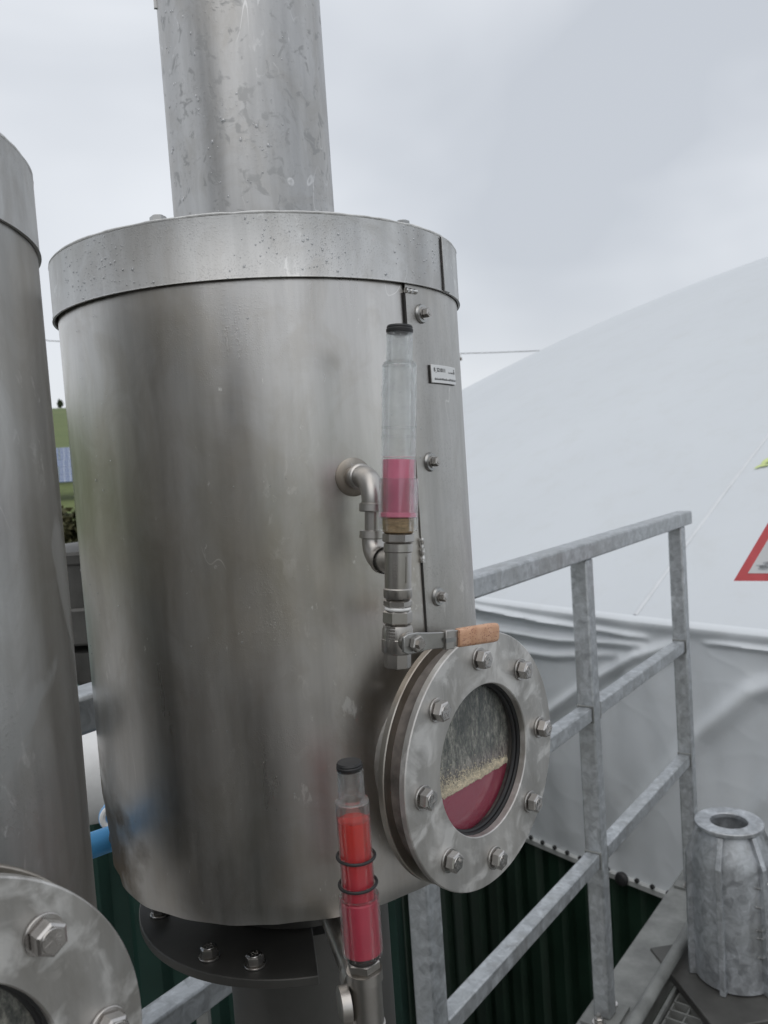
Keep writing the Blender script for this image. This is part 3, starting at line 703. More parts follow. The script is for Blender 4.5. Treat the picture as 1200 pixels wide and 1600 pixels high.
    for i in range(3400):
        x = random.uniform(-0.055, 0.055); t = (0.055 - x) / 0.11
        h = (0.005 + 0.017 * t) * abs(random.gauss(0, 0.5)) * (0.6 + 0.8 * abs(noise.noise(Vector((x * 160, 0.3, 0))))) + random.uniform(-0.0016, 0.0008) + 0.0016 * noise.noise(Vector((x * 110, 4, 0)))
        r = random.uniform(0.0004, 0.0011) * (1.25 if h < 0.003 else 0.75)
        p = s * x + Z * (LV + h) + n * 0.0003
        if (x * x + (LV + h) ** 2) > 0.0590 ** 2: continue
        u = [p + s * r, p + Z * r * random.uniform(.8, 1.8), p - s * r, p - Z * r * random.uniform(.6, 1.3), p + n * r * 0.7]
        mb.add(u, [(0, 1, 4), (1, 2, 4), (2, 3, 4), (3, 0, 4)])
    o = mb.build('crust_line', M['crust'], g, smooth=False); o.location = c + n * 0.211
    # base: drain neck, base flange with nuts, lower column
    MB().lathe([(0.104, zz(-.352)), (0.092, zz(-.409))], 80).build('base_neck', M['darkduct'], g)
    vs = []; ns = 60
    for i in range(ns + 1):
        e = nrm(-170 + 179 * i / ns)
        for r, z in ((0.07, zz(-.419)), (0.160, zz(-.419)), (0.160, zz(-.411)), (0.07, zz(-.411))): vs.append(e * r + Z * z)
    fs = [(i * 4 + k, i * 4 + (k + 1) % 4, i * 4 + 4 + (k + 1) % 4, i * 4 + 4 + k) for i in range(ns) for k in range(4)] + [(0, 1, 2, 3), tuple(ns * 4 + k for k in (3, 2, 1, 0))]
    bf = MB().add(vs, fs).build('cradle_plate', M['darkduct'], g, bevel=0.001)
    for k in (-150, -110, -70, -30, -12):
        o = link('cradle_bolt', BM, None, bf); o.location = nrm(k) * 0.141 + Z * zz(-.4108)
    MB().lathe([(0.080, 0.0), (0.080, zz(-.4241))], 64).build('lower_column', M['darkduct'], g)
    if main:
        # lapped sheet edge on the right with its screws, name plate and marks
        mb = MB(); a0, a1 = 45.6, 150; nseg = 70; vs = []
        for i in range(nseg + 1):
            e = nrm(a0 + (a1 - a0) * i / nseg)
            for r, z in ((RT + .0018, zz(-.352)), (RT + .0018, zz(.1385)), (RT + .0010, zz(.1385)), (RT + .0010, zz(-.352))): vs.append(e * r + Z * z)
        fs = [(i * 4 + k, i * 4 + (k + 1) % 4, i * 4 + 4 + (k + 1) % 4, i * 4 + 4 + k) for i in range(nseg) for k in range(4)] + [(0, 1, 2, 3)]
        mb.add(vs, fs); sp = mb.build('lap_sheet', M['steel_lap'], g, ang=40)
        e = nrm(45.3)
        for z0_, z1_ in ((.094, .132), (-.345, -.083)):
            mb = MB(); mb.bar(e * (RT + .0010) + Z * zz(z0_), e * (RT + .0010) + Z * zz(z1_), 0.0009, 0.0012, upv=e); mb.build('lap_gap', M['gasket'], sp)
        for z, ps in ((.1163, 51.3), (-.0048, 51.05), (-.1169, 50.7)):
            mb = MB(); nn = nrm(ps); o_ = Z * zz(z)
            mb.lathe([(0.0078, RT + .0018), (0.0080, RT + .0024), (0.0072, RT + .0042), (0.0045, RT + .0046)], 28, o_, nn)
            mb.build('rubber_washer', M['lever'], sp)
            mb = MB(); mb.lathe([(0.0052, RT + .0045), (0.0052, RT + .0055)], 24, o_, nn); mb.hexp(0.0068, RT + .0055, RT + .0105, o_, nn, ph=0.4); mb.lathe([(0.0022, RT + .0105), (0.0018, RT + .0108)], 12, o_, nn)
            mb.build('screw', M['bolt'], sp)
        for (z0, z1, ps0, ps1) in ((.1335, .1335, 45.6, 49.6), (-.066, -.086, 45.6, 45.5)):
            mb = MB(); pts = [nrm(ps0 + (ps1 - ps0) * i / 14) * (RT + .002) + Z * zz(z0 + (z1 - z0) * i / 14) for i in range(15)]
            mb.sweep(pts, [0.0020 + 0.0002 * math.sin(i * 2.4) + 0.0003 * math.sin(i * 1.1) for i in range(15)], 8); mb.build('weld_bead', M['bead'], sp)
        mb = MB(); n_ = nrm(68.9); mb.torus(0.0102, 0.0004, n_ * (RT + .0012) + Z * zz(-.0098), n_, 40, 6); mb.build('scribed_ring', M['edge'], sp)
        # name plate, curved with the wall
        def curved(p0, p1, z0, z1, r0, r1, seg=10):
            mb = MB(); vs = []
            for i in range(seg + 1):
                e = nrm(p0 + (p1 - p0) * i / seg)
                for r, z in ((r0, z0), (r1, z0), (r1, z1), (r0, z1)): vs.append(e * r + Z * z)
            fs = [(i * 4 + k, i * 4 + (k + 1) % 4, i * 4 + 4 + (k + 1) % 4, i * 4 + 4 + k) for i in range(seg) for k in range(4)] + [(0, 1, 2, 3), tuple(seg * 4 + k for k in (3, 2, 1, 0))]
            return mb.add(vs, fs)
        npl = curved(53.4, 68.1, zz(.0605), zz(.0755), RT + .0030, RT + .0042).build('name_plate', M['plate'], g, bevel=0.0003)
        curved(53.1, 67.8, zz(.0600), zz(.0750), RT + .0019, RT + .0030).build('plate_backing', M['gasket'], npl)
        tm = text_mesh('B_S210111', 0.0046, 0.0001, 'LEFT'); R_ = RT + .0043
        mb = MB()
        def wrap(x, y, d): return nrm(54.4 + math.degrees(x / R_)) * (R_ + d) + Z * (zz(.0712) + y)
        mb.add([wrap(v.co.x, v.co.y, v.co.z) for v in tm.vertices], [tuple(p.vertices) for p in tm.polygons])
        random.seed(3)
        def strokes(x0, x1, y, h):                      # print too fine to read
            x = x0
            while x < x1:
                w = random.uniform(.0003, .0008); hh = h * random.choice((.6, .6, 1))
                mb.add([wrap(x, y, .0001), wrap(x + w, y, .0001), wrap(x + w, y + hh, .0001), wrap(x, y + hh, .0001)], [(0, 1, 2, 3)]); x += w + random.choice((.00025, .0003, .0007))
        strokes(0.0270, 0.0370, -.0018, .0012); strokes(0.0008, 0.0425, -.0082, .0018)
        for dy, r in ((-.0008, .0013), (.0014, .0008)):
            mb.add([wrap(.0400 + r * math.cos(2 * PI * i / 10), dy + r * math.sin(2 * PI * i / 10), .0001) for i in range(10)], [tuple(range(10))])
        mb.build('plate_lettering', M['ink'], npl)
    return g
TC = Vector((-0.1028, 0.8, 0)); TC2 = Vector((-0.3735, 0.4560, 0))
tank = make_tank(TC, 'large stainless scrubber tank with pipe on its lid and round sight glass, centre', True)
tank2 = make_tank(TC2, 'stainless scrubber tank cut off by the left edge of the picture', False)

# ------------------------------------------------------------------ rain drops clinging to the steel and the tubes
def water(name):
    q = NT(name); q.t.nodes.remove(q.b)
    tr = q.n('ShaderNodeBsdfTransparent'); gl = q.n('ShaderNodeBsdfGlossy'); gl.inputs['Roughness'].default_value = 0.03
    lw = q.n('ShaderNodeLayerWeight'); lw.inputs['Blend'].default_value = 0.5; tr.inputs['Color'].default_value = (0.86, 0.87, 0.88, 1)
    m_ = q.n('ShaderNodeMixShader'); q.l(q.map(lw.outputs['Facing'], 0.0, 1.0, 0.12, 0.8), m_.inputs[0])
    q.l(tr.outputs[0], m_.inputs[1]); q.l(gl.outputs[0], m_.inputs[2]); q.l(m_.outputs[0], q.out.inputs['Surface']); return q.m
M['water'] = water('rain_water')
def bead(mb, p, n, r, run=1.0):
    n = Vector(n).normalized(); t = n.cross(Z).normalized() if abs(n.z) < .9 else X_; u = t.cross(n)
    u = u if u.z > 0 else -u
    vs = []; K = 7
    for rr, hh in ((1.0, 0.0), (0.8, 0.35), (0.4, 0.55)):
        for k in range(K):
            a = 2 * PI * k / K; dy = math.sin(a) * rr * r * (run if math.sin(a) > 0 else 1.0)
            vs.append(p + t * math.cos(a) * rr * r + u * dy + n * hh * r)
    vs.append(p + n * 0.6 * r)
    fs = [(i * K + k, i * K + (k + 1) % K, i * K + K + (k + 1) % K, i * K + K + k) for i in range(2) for k in range(K)] + [(2 * K + k, 2 * K + (k + 1) % K, 3 * K) for k in range(K)]
    mb.add(vs, fs)
X_ = Vector((1, 0, 0))
random.seed(5); mb = MB()
for i in range(900):                                  # on the lid band and the upper wall, in loose clusters
    on_lid = random.random() < 0.55
    ps = random.uniform(-75, 66); z = random.uniform(.141, .183) if on_lid else random.uniform(-.30, .135)
    if noise.noise(Vector((ps * 0.06, z * 14, 2.0 if on_lid else 6.0))) < (0.0 if on_lid else 0.18): continue
    e = nrm(ps); r0 = RL if on_lid else (RT + (.0018 if ps > 46 else 0.0003))
    bead(mb, e * r0 + Z * (EYE + z - GROUND), e, abs(random.gauss(0, .00035)) + .00035, random.choice((1, 1, 1.4)))
for i in range(70):                                   # hanging from the lower lip of the lid
    ps = random.uniform(-80, 70); bead(mb, nrm(ps) * (RL + .0004) + Z * (EYE + .1390 - GROUND), nrm(ps), random.uniform(.0004, .0009))
o = mb.build('water_drops', M['water'], tank); o['kind'] = 'stuff'
mb = MB()
for i in range(420):
    ps = random.uniform(-70, 70); z = random.uniform(.22, .75)
    if noise.noise(Vector((ps * 0.05, z * 9, 3.0))) < 0.05: continue
    e = nrm(ps); bead(mb, e * RP + Z * (EYE + z - GROUND), e, abs(random.gauss(0, .0006)) + .0004, random.choice((1, 1.5, 2.2)))
o = mb.build('water_drops', M['water'], tank); o['kind'] = 'stuff'

# ------------------------------------------------------------------ level gauges
def gauge_frame(ps, rho, z, lean):
    n = nrm(ps); s = tan_(ps); u = Z * math.cos(rad(lean)) + s * math.sin(rad(lean)); y = u.cross(n)
    p = TC + n * rho + Z * (EYE + z)
    return frame(p, n, y, u)
def gauge(name, mtx, label):
    g = tag(empty(name, (0, 0, 0)), label, 'level gauge', 'clear tube level gauges on the scrubber'); g.matrix_world = mtx; return g
def clear_tube(mb, ro, ri, t0, t1, o): mb.lathe([(ri, t0), (ro - .0004, t0), (ro, t0 + .0004), (ro, t1 - .0006), (ro - .0006, t1), (ri, t1), (ri, t0)], 48, o, cap=False)
def arc(c, a, b, r, n=9):            # quarter bend: from c+a*r ... centred, a and b unit vectors
    return [Vector(c) + Vector(a) * r * math.cos(PI / 2 * i / n) + Vector(b) * r * math.sin(PI / 2 * i / n) for i in range(n + 1)]
def castmarks(mb, o, ax_u, ax_v, nrm_, n, w, h):   # raised casting marks
    random.seed(n)
    for i in range(n):
        p = Vector(o) + Vector(ax_u) * (i - n / 2) * w * 1.6
        mb.box(p, (w, h * random.choice((.6, 1, 1)), 0.0006), Matrix((Vector(ax_u), Vector(ax_v), Vector(nrm_))).transposed())

X = Vector((1, 0, 0)); Y = Vector((0, 1, 0))
g1 = gauge('level_gauge', gauge_frame(26.35, RT, -0.012, 4.75), 'clear tube gauge with pink liquid and an orange lever valve, upper one on the tank')
XN, XT = 0.0354, 0.0754
c0 = Vector((XT, 0, 0))
MB().lathe([(0.0150, -.004), (0.0150, .0006), (0.0135, .0018), (0.009, .003)], 40, (0, 0, 0), X).build('weld_collar', M['dirtyweld'], g1)
# upper elbow
mb = MB(); path = [Vector((0, 0, 0)), Vector((0.012, 0, 0)), Vector((0.018, 0, 0))] + [Vector((0.018, 0, -0.0174)) + Z * 0.0174 * math.cos(PI / 2 * i / 9) + X * 0.0174 * math.sin(PI / 2 * i / 9) for i in range(10)] + [Vector((XN, 0, -0.024))]
mb.sweep(path, 0.0086, 24); mb.lathe([(0.0086, .006), (0.0100, .0064), (0.0102, .0104), (0.0098, .0112), (0.0086, .012)], 32, (0.004, 0, 0), X, cap=False)
mb.lathe([(0.0086, 0), (0.0102, -.0006), (0.0104, -.0058), (0.0098, -.0066), (0.006, -.0068)], 32, (XN, 0, -0.019), Z, cap=False)
castmarks(mb, (0.014, -0.0062, 0.0056), (0.5, 0, -.8), (0.3, -.6, .4), (0, -.75, .6), 5, 0.0012, 0.0035)
mb.build('upper_elbow', M['fitting'], g1)
mb = MB(); mb.lathe([(0.0062, -0.0255), (0.0062, -0.042)], 24, (XN, 0, 0)); mb.build('pipe_nipple', M['fitting'], g1)
ZE = -0.060
mb = MB(); path = [Vector((XN, 0, -0.040)), Vector((XN, 0, -0.045))] + [Vector((XN + 0.0150, 0, ZE + 0.015)) - X * 0.015 * math.cos(PI / 2 * i / 9) - Z * 0.015 * math.sin(PI / 2 * i / 9) for i in range(10)] + [Vector((XT - .004, 0, ZE))]
mb.sweep(path, 0.0083, 24); mb.lathe([(0.0062, -0.0392), (0.0098, -.0396), (0.0101, -.0448), (0.0083, -.0455)], 32, (XN, 0, 0), cap=False)
mb.lathe([(0.0083, 0.014), (0.0097, 0.0145), (0.0097, 0.020)], 32, (XN, 0, ZE), X, cap=False)
castmarks(mb, (0.040, -0.0068, -0.055), (0.3, 0, -.9), (0.8, -.4, .3), (-.4, -.85, -.2), 4, 0.0011, 0.0028)
mb.build('lower_elbow', M['fitting'], g1)
# tee
mb = MB(); mb.lathe([(0.0078, -.0462), (0.0100, -.0466), (0.0101, -.0518), (0.0093, -.0526), (0.0092, -.0772), (0.0100, -.0780), (0.0100, -.0832), (0.0094, -.0842), (0.0070, -.0842)], 40, c0)
mb.lathe([(0.0085, -0.0150), (0.0085, 0.0)], 28, (XT, 0, ZE), X)
castmarks(mb, (XT + .0074, -0.0062, -0.0655), (0, 0, -1), (.6, .75, 0), (.77, -.64, 0), 5, 0.0014, 0.0024)
mb.box((XT + .0092, .0018, -.064), (0.0008, 0.0008, 0.018)); mb.build('tee', M['fitting'], g1)
# text on the hexes
t316 = text_mesh('316', 0.0056, 0.0002)
def hexnut(nm, t0, t1, af, ref_ang, par, o, txt=None):
    mb = MB(); r = Vector((math.cos(ref_ang), math.sin(ref_ang), 0)); mb.hexp(af, t0, t1, o, ref=r)
    if txt is not None:
        e = Vector((math.cos(ref_ang - PI / 6), math.sin(ref_ang - PI / 6), 0)); tx = Z.cross(e)
        add_text(mb, txt, frame(Vector(o) + e * (af / 2 + .0001) + Z * (t0 + t1) / 2, tx, Z, e))
    return mb.build(nm, M['fitting'], par)
hexnut('hex_adapter', -.0462, -.0388, 0.0190, rad(-2), g1, c0, t316)
MB().lathe([(0.0100, -.0390), (0.0106, -.0384), (0.0108, -.0296), (0.0104, -.0290)], 40, c0).build('hemp_thread', M['tape'], g1)
# clear tubes
mb = MB(); clear_tube(mb, 0.0137, 0.0123, -.0376, -.0018, c0); mb.build('clear_socket', M['acrylic'], g1)
mb = MB(); clear_tube(mb, 0.0119, 0.0109, -.0276, .0130, c0); mb.build('clear_tube', M['acrylic'], g1)
mb = MB(); clear_tube(mb, 0.0119, 0.0109, .0131, .0762, c0); mt = mb.build('clear_tube', M['frost'], g1)
MB().torus(0.0119, 0.00035, c0 + Z * .0331, seg=48, ms=6).build('joint_line', M['acrylic'], mt)
MB().torus(0.0119, 0.0002, c0 + Z * .0270, seg=48, ms=6).build('joint_line', M['acrylic'], mt)
mb = MB(); mb.lathe([(0.0118, .0755), (0.0112, .0772), (0.0092, .0785), (0.0090, .080), (0.0090, .0985), (0.0083, .0985), (0.0083, .0755), (0.0118, .0755)], 48, c0, cap=False); mb.build('top_tube', M['frost'], g1)
MB().lathe([(0.0080, .0972), (0.0082, .0975), (0.0092, .0980), (0.0094, .0998), (0.0088, .1006), (0.0090, .1014), (0.0084, .1026), (0.0, .1028)], 36, c0).build('end_cap', M['rubber'], g1)
MB().lathe([(0.0, -.0272), (0.0100, -.0272), (0.01075, -.0262), (0.01075, .0110), (0.0104, .0112), (0.0095, .0108), (0.0, .0107)], 40, c0).build('pink_liquid', M['pink'], g1)
MB().lathe([(0.0109, -.0286), (0.0122, -.0280), (0.0122, -.0256), (0.0110, -.0250)], 40, c0, cap=False).build('liquid_rim', M['pink'], g1)
random.seed(9); mb = MB()
for i in range(90):
    a = rad(random.uniform(-130, 100)); z = random.uniform(.014, .074); e = Vector((math.cos(a), math.sin(a), 0))
    if random.random() < 0.35: z = random.uniform(.0790, .097); r0 = 0.0090
    else: r0 = 0.0119
    bead(mb, c0 + e * r0 + Z * z, e, abs(random.gauss(0, .0003)) + .0003, random.choice((1, 1.3, 1.8)))
o = mb.build('water_drops', M['water'], g1); o['kind'] = 'stuff'
# lower nipple and ball valve
hexnut('hex_nipple', -.0905, -.0850, 0.0172, rad(-2), g1, c0, text_mesh('316', 0.0042, 0.0002))
MB().torus(0.0080, 0.0012, c0 + Z * -.0915, seg=32, ms=8).build('thread_tape', M['white'], g1)
hexnut('union_hex', -.1022, -.0926, 0.0180, rad(12), g1, c0)
mb = MB(); mb.lathe([(0.0085, -.1022), (0.0098, -.1030), (0.0106, -.1055), (0.0108, -.1120), (0.0111, -.1124), (0.0112, -.1205), (0.0104, -.1218), (0.0098, -.1224)], 40, c0)
vb = mb; al = rad(13.65); sx = Vector((math.cos(al), math.sin(al), 0)); hx = Vector((-math.sin(al), math.cos(al), 0)); vc = c0 + Z * -.1130
vb.lathe([(0.0070, 0.004), (0.0070, 0.0120), (0.0052, 0.0126), (0.0052, 0.0152)], 24, vc, sx)
castmarks(vb, (XT + .0075, -0.0078, -0.1085), (0, 0, -1), (.7, .7, 0), (.7, -.7, 0), 5, 0.0013, 0.0035)
castmarks(vb, (XT + .0045, -0.0098, -0.1085), (0, 0, -1), (.9, .4, 0), (.4, -.9, 0), 5, 0.0013, 0.003)
vb.build('valve_body', M['fitting'], g1)
mb = MB(); mb.lathe([(0.0060, -.1320), (0.0092, -.1320), (0.0095, -.1310), (0.0095, -.1222), (0.0060, -.1222), (0.0060, -.1320)], 8, c0, cap=False, ref=Vector((math.cos(.3), math.sin(.3), 0))); mb.build('outlet_end', M['fitting'], g1, ang=20)
# lever: bent flat bar, clip, sleeve
lv = MB()
def lev(pts, w, th):                # pts: (along hx, out sx, half-height)
    vs = []
    for (a, o, hh) in pts:
        for dz, do in ((-hh, 0), (hh, 0), (hh, th), (-hh, th)): vs.append(vc + hx * a + sx * (o + do) + Z * dz)
    n = len(pts); fs = [(i * 4 + k, i * 4 + (k + 1) % 4, i * 4 + 4 + (k + 1) % 4, i * 4 + 4 + k) for i in range(n - 1) for k in range(4)] + [(0, 1, 2, 3), tuple((n - 1) * 4 + k for k in (3, 2, 1, 0))]
    lv.add(vs, fs)
lev([(-.010, .0158, .0050), (-.006, .0158, .0068), (.002, .0158, .0070), (.009, .0158, .0062), (.014, .0166, .0058), (.020, .0185, .0056), (.026, .0196, .0056), (.040, .0200, .0056), (.072, .0200, .0056)], 0, 0.0022)
lever = lv.build('lever', M['lever'], g1, bevel=0.0005)
mb = MB(); mb.hexp(0.0100, .0182, .0228, vc, sx, ph=.3); mb.lathe([(0.0032, .0228), (0.0032, .0252)], 6, vc, sx); mb.build('lever_nut', M['bolt'], lever)
mb = MB(); Mt = Matrix((hx, sx, Z)).transposed(); mb.box(vc + hx * .028 + sx * .0212, (0.0085, 0.0050, 0.0134), Mt); mb.build('lock_clip', M['fitting'], lever, bevel=0.0006)
mb = MB(); mb.box(vc + hx * .028 + sx * .0240, (0.0100, 0.0012, 0.0030), Mt); mb.build('clip_slot', M['lever'], lever)
mb = MB(); vs = []; prof = [(.037, .0060, .0030), (.038, .0066, .0034), (.055, .0068, .0036), (.072, .0070, .0037), (.0765, .0067, .0034), (.078, .0058, .0026)]
for a, hh, hw in prof:
    for k in range(16):
        an = 2 * PI * k / 16; cx_, sx_ = math.cos(an), math.sin(an)
        vs.append(vc + hx * a + sx * (.0211 + hw * math.copysign(abs(cx_) ** .5, cx_)) + Z * hh * math.copysign(abs(sx_) ** .5, sx_))
n = len(prof); mb.add(vs, [(i * 16 + k, i * 16 + (k + 1) % 16, i * 16 + 16 + (k + 1) % 16, i * 16 + 16 + k) for i in range(n - 1) for k in range(16)] + [tuple(range(16)), tuple((n - 1) * 16 + k for k in range(15, -1, -1))])
mb.build('lever_sleeve', M['grip'], lever, ang=50)

# lower gauge, standing on a tee below the vessel
g2 = gauge('level_gauge', gauge_frame(15.2, 0.112, -0.372, 0.0), 'clear tube gauge with red liquid and two black rings, lower one on the tank')
XT2 = 0.258 - 0.112; c2 = Vector((XT2, 0, 0)); zr = lambda z: z + 0.372
mb = MB(); mb.lathe([(0.0105, -0.003), (0.0105, XT2 - .03), (0.0125, XT2 - .0295), (0.0125, XT2 - .018), (0.0105, XT2 - .0175), (0.0105, XT2)], 32, (0, 0, 0), X); mb.build('branch_pipe', M['fitting'], g2)
mb = MB(); mb.lathe([(0.010, .0225), (0.0125, .0220), (0.0127, .0150), (0.0114, .0142), (0.0114, -.0160), (0.0124, -.0170), (0.0124, -.0230), (0.010, -.024)], 40, c2)
mb.lathe([(0.0108, -.019), (0.0122, -.0185), (0.0122, -.012)], 28, c2, Y, cap=True); mb.build('tee', M['fitting'], g2)
hexnut('hex_adapter', .0225, .0300, 0.0205, rad(-2), g2, c2)
MB().lathe([(0.0110, .0300), (0.0112, .0350)], 40, c2).build('thread', M['gasket'], g2)
mb = MB(); clear_tube(mb, 0.0140, 0.0126, zr(-.3385), zr(-.2965), c2); mb.build('clear_socket', M['acrylic'], g2)
mb = MB(); clear_tube(mb, 0.0116, 0.0107, zr(-.334), zr(-.2305), c2); mb.build('clear_tube', M['acrylic'], g2)
mb = MB(); mb.lathe([(0.0115, zr(-.2310)), (0.0112, zr(-.2295)), (0.0096, zr(-.2280)), (0.0092, zr(-.226)), (0.0090, zr(-.2075)), (0.0083, zr(-.2075)), (0.0083, zr(-.2310)), (0.0115, zr(-.2310))], 48, c2, cap=False); mb.build('top_tube', M['frost'], g2)
MB().lathe([(0.0080, zr(-.2092)), (0.0082, zr(-.2085)), (0.0090, zr(-.2078)), (0.0091, zr(-.2062)), (0.0086, zr(-.2055)), (0.0089, zr(-.2047)), (0.0082, zr(-.2033)), (0.0, zr(-.2031))], 36, c2).build('end_cap', M['rubber'], g2)
MB().lathe([(0.0, zr(-.3335)), (0.0104, zr(-.3335)), (0.01055, zr(-.333)), (0.01055, zr(-.2435)), (0.0101, zr(-.2438)), (0.0, zr(-.2442))], 40, c2).build('red_liquid', M['redliq'], g2)
MB().lathe([(0.0118, zr(-.3370)), (0.01245, zr(-.3368)), (0.01245, zr(-.3000)), (0.0118, zr(-.2992)), (0.0118, zr(-.3370))], 40, c2, cap=False).build('socket_liquid', M['collar'], g2)
MB().torus(0.0129, 0.0011, c2 + Z * zr(-.2690) + X * 0.0003, (0.05, 0.02, 1)).build('o_ring', M['rubber'], g2)
MB().torus(0.0129, 0.0011, c2 + Z * zr(-.2885) + X * 0.0003, (0.03, -0.02, 1)).build('o_ring', M['rubber'], g2)
mb = MB(); mb.lathe([(0.0095, -.024), (0.0095, -.060), (0.0115, -.061), (0.0115, -.068), (0.0095, -.069), (0.0095, -.12)], 32, c2); mb.build('drain_pipe', M['fitting'], g2)

# ------------------------------------------------------------------ things seen between the two tanks
tag(MB().sweep([(-0.352, 0.625, EYE - .324), (-0.362, 0.66, EYE - .335), (-0.363, 0.70, EYE - .345), (-0.347, 0.745, EYE - .354), (-0.322, 0.782, EYE - .359), (-0.297, 0.812, EYE - .362), (-0.276, 0.836, EYE - .364)], 0.0125, 20).build('water_hose', M['hose']),
    'bright blue hose linking the two scrubber tanks low down', 'hose')
bpv = tag(empty('valve_coupling', (-0.397, 1.10, EYE - .458)), 'pale blue round pipe coupling behind the blue hose', 'coupling')
MB().lathe([(0.014, -.05), (0.014, .0), (0.018, .003), (0.018, .016), (0.014, .018), (0.009, .0185)], 28, (0, 0, 0), (0.35, -1, 0.25)).build('socket', M['bluepipe'], bpv)
MB().torus(0.013, 0.004, Vector((0.35, -1, 0.25)).normalized() * 0.02, (0.35, -1, 0.25), 28, 8).build('collar', M['white'], bpv)
ww = tag(empty('insulated_pipe', (-1.3, 1.25, EYE - .535)), 'thick white insulated pipe seen low between the two tanks', 'pipe')
MB().sweep([(0, 0, 0), (0.80, 0.24, 0.0), (0.98, 0.32, 0.0), (1.07, 0.42, 0.0), (1.10, 0.55, 0.0), (1.10, 1.36, 0.0)], 0.085, 32).build('jacket', M['white'], ww)
for t in (0.25, 0.62, 0.80):
    MB().torus(0.0855, 0.003, (t, t * 0.3, 0), (1, 0.3, 0), seg=36, ms=8).build('band', M['galv_dull'], ww)
MB().lathe([(0.03, 0), (0.03, EYE - .625 - GROUND)], 16, (0.3, 0.09, GROUND - EYE + .535)).build('pipe_stand', M['galv_dull'], ww)
du = tag(empty('exhaust_duct', (-0.62, 1.72, GROUND)), 'dark grey segmented duct rising behind the gap between the tanks', 'duct')
hz_ = lambda z: EYE + z - GROUND
MB().sweep([(0, 0, hz_(-.33)), (0, .01, hz_(-.37)), (0, .06, hz_(-.41)), (0, .5, hz_(-.44)), (0, 1.1, hz_(-.48)), (0, 1.25, hz_(-.52)), (0, 1.3, hz_(-.60)), (0, 1.3, hz_(-.69))], 0.075, 28).build('duct_section', M['darkduct'], du)
MB().lathe([(0.085, hz_(-.33)), (0.09, hz_(-.325)), (0.09, hz_(-.26)), (0.085, hz_(-.255))], 40).build('duct_collar', M['darkduct'], du)
MB().lathe([(0.082, hz_(-.255)), (0.082, hz_(-.17)), (0.088, hz_(-.165)), (0.088, hz_(-.15))], 40).build('duct_section', M['darkduct'], du)
MB().lathe([(0.088, hz_(-.149)), (0.086, hz_(-.142)), (0.06, hz_(-.132)), (0.0, hz_(-.127))], 40).build('end_cap', M['darkduct'], du)
tr = tag(empty('cable_tray', (-0.75, 1.95, EYE - .22)), 'thin silver cable tray slanting up behind the grey duct', 'cable tray')
for dy in (0, .05):
    MB().bar((-0.45, dy - .15, -.312), (0.225, 0.075 + dy, 0.156), 0.006, 0.03).build('side_rail', M['bead'], tr)
for i in range(9):
    t = -.55 + i * .095; MB().bar((0.75 * t, .25 * t, .52 * t), (0.75 * t, .25 * t + .05, .52 * t), 0.012, 0.004).build('rung', M['bead'], tr)

MB().bar((0.20, 0.09, GROUND - EYE + .22), (0.20, 0.09, 0.125), 0.03, 0.03, upv=(1, 0, 0)).build('support_post', M['galv_dull'], tr)

# green equipment container behind
bx = tag(empty('equipment_container', (-1.55, 3.7, GROUND)), 'dark green corrugated steel container standing behind the two tanks', 'container')
CW, CD, CH = 3.0, 2.2, EYE - GROUND - 0.70
MB().box((0, 0, CH / 2), (CW, CD, CH - 0.04)).build('container_body', M['green_box'], bx)
MB().box((0, 0, CH), (CW + .06, CD + .06, 0.05)).build('roof_plate', simple('green_roof', (0.03, 0.09, 0.07), 0.5, 0, .2, 6), bx, bevel=0.006)
rm = MB().add([(-.06, 0, 0), (-.035, -.03, 0), (.035, -.03, 0), (.06, 0, 0), (-.06, 0, CH - .06), (-.035, -.03, CH - .06), (.035, -.03, CH - .06), (.06, 0, CH - .06)], [(0, 1, 5, 4), (1, 2, 6, 5), (2, 3, 7, 6), (0, 1, 2, 3), (4, 5, 6, 7)]).mesh('wall_rib', False); rm.materials.append(M['green_box'])
for i in range(17):
    o = link('wall_rib', rm, None, bx); o.location = (-CW / 2 + .1 + i * .175, -CD / 2 - .001, 0.02)
# rod brace under the tank
tag(MB().sweep([(-0.06, 0.97, EYE - .72), (0.10, 0.97, EYE - 1.0)], 0.008, 12).build('brace_rod', M['galv']), 'thin galvanised rod slanting down under the centre tank', 'rod')

# ------------------------------------------------------------------ far background: hedge, solar panels, trees, cable
def leaf_cloud(n, rx, ry, rz, size, seed):
    random.seed(seed); mb = MB()
    for i in range(n):
        while True:
            p = Vector((random.uniform(-1, 1), random.uniform(-1, 1), random.uniform(-1, 1)))
            if p.length < 1 and random.random() < 0.25 + p.length: break
        w = 0.72 + 0.4 * noise.noise(p * 2.2 + Vector((seed, 0, 0)))
        c = Vector((p.x * rx * w, p.y * ry * w, p.z * rz * w))
        a = Vector((random.gauss(0, 1), random.gauss(0, 1), random.gauss(0, 1))).normalized(); b = a.orthogonal().normalized()
        s = size * random.uniform(.6, 1.3)
        mb.add([c + a * s, c + b * s * .5, c - a * s, c - b * s * .5], [(0, 1, 2, 3)])
    return mb.mesh('crown', False)
def foliage(name, c1, c2):
    q = NT(name); f = q.noise(3.0, 5, 0.7); q.set(Base_Color=q.mix(q.map(f, 0.35, 0.65, 0, 1), c1, c2), Roughness=0.75); return q.m
M['leaves'] = foliage('hedge_leaves', (0.035, 0.045, 0.016), (0.10, 0.09, 0.035)); M['far_leaves'] = foliage('far_tree_leaves', (0.03, 0.045, 0.02), (0.06, 0.08, 0.035))
def hh_at(x, y): return GROUND + hill_h(x, y)
hm = leaf_cloud(2600, 1.5, 1.3, 1.75, 0.16, 3); hm.materials.append(M['leaves'])
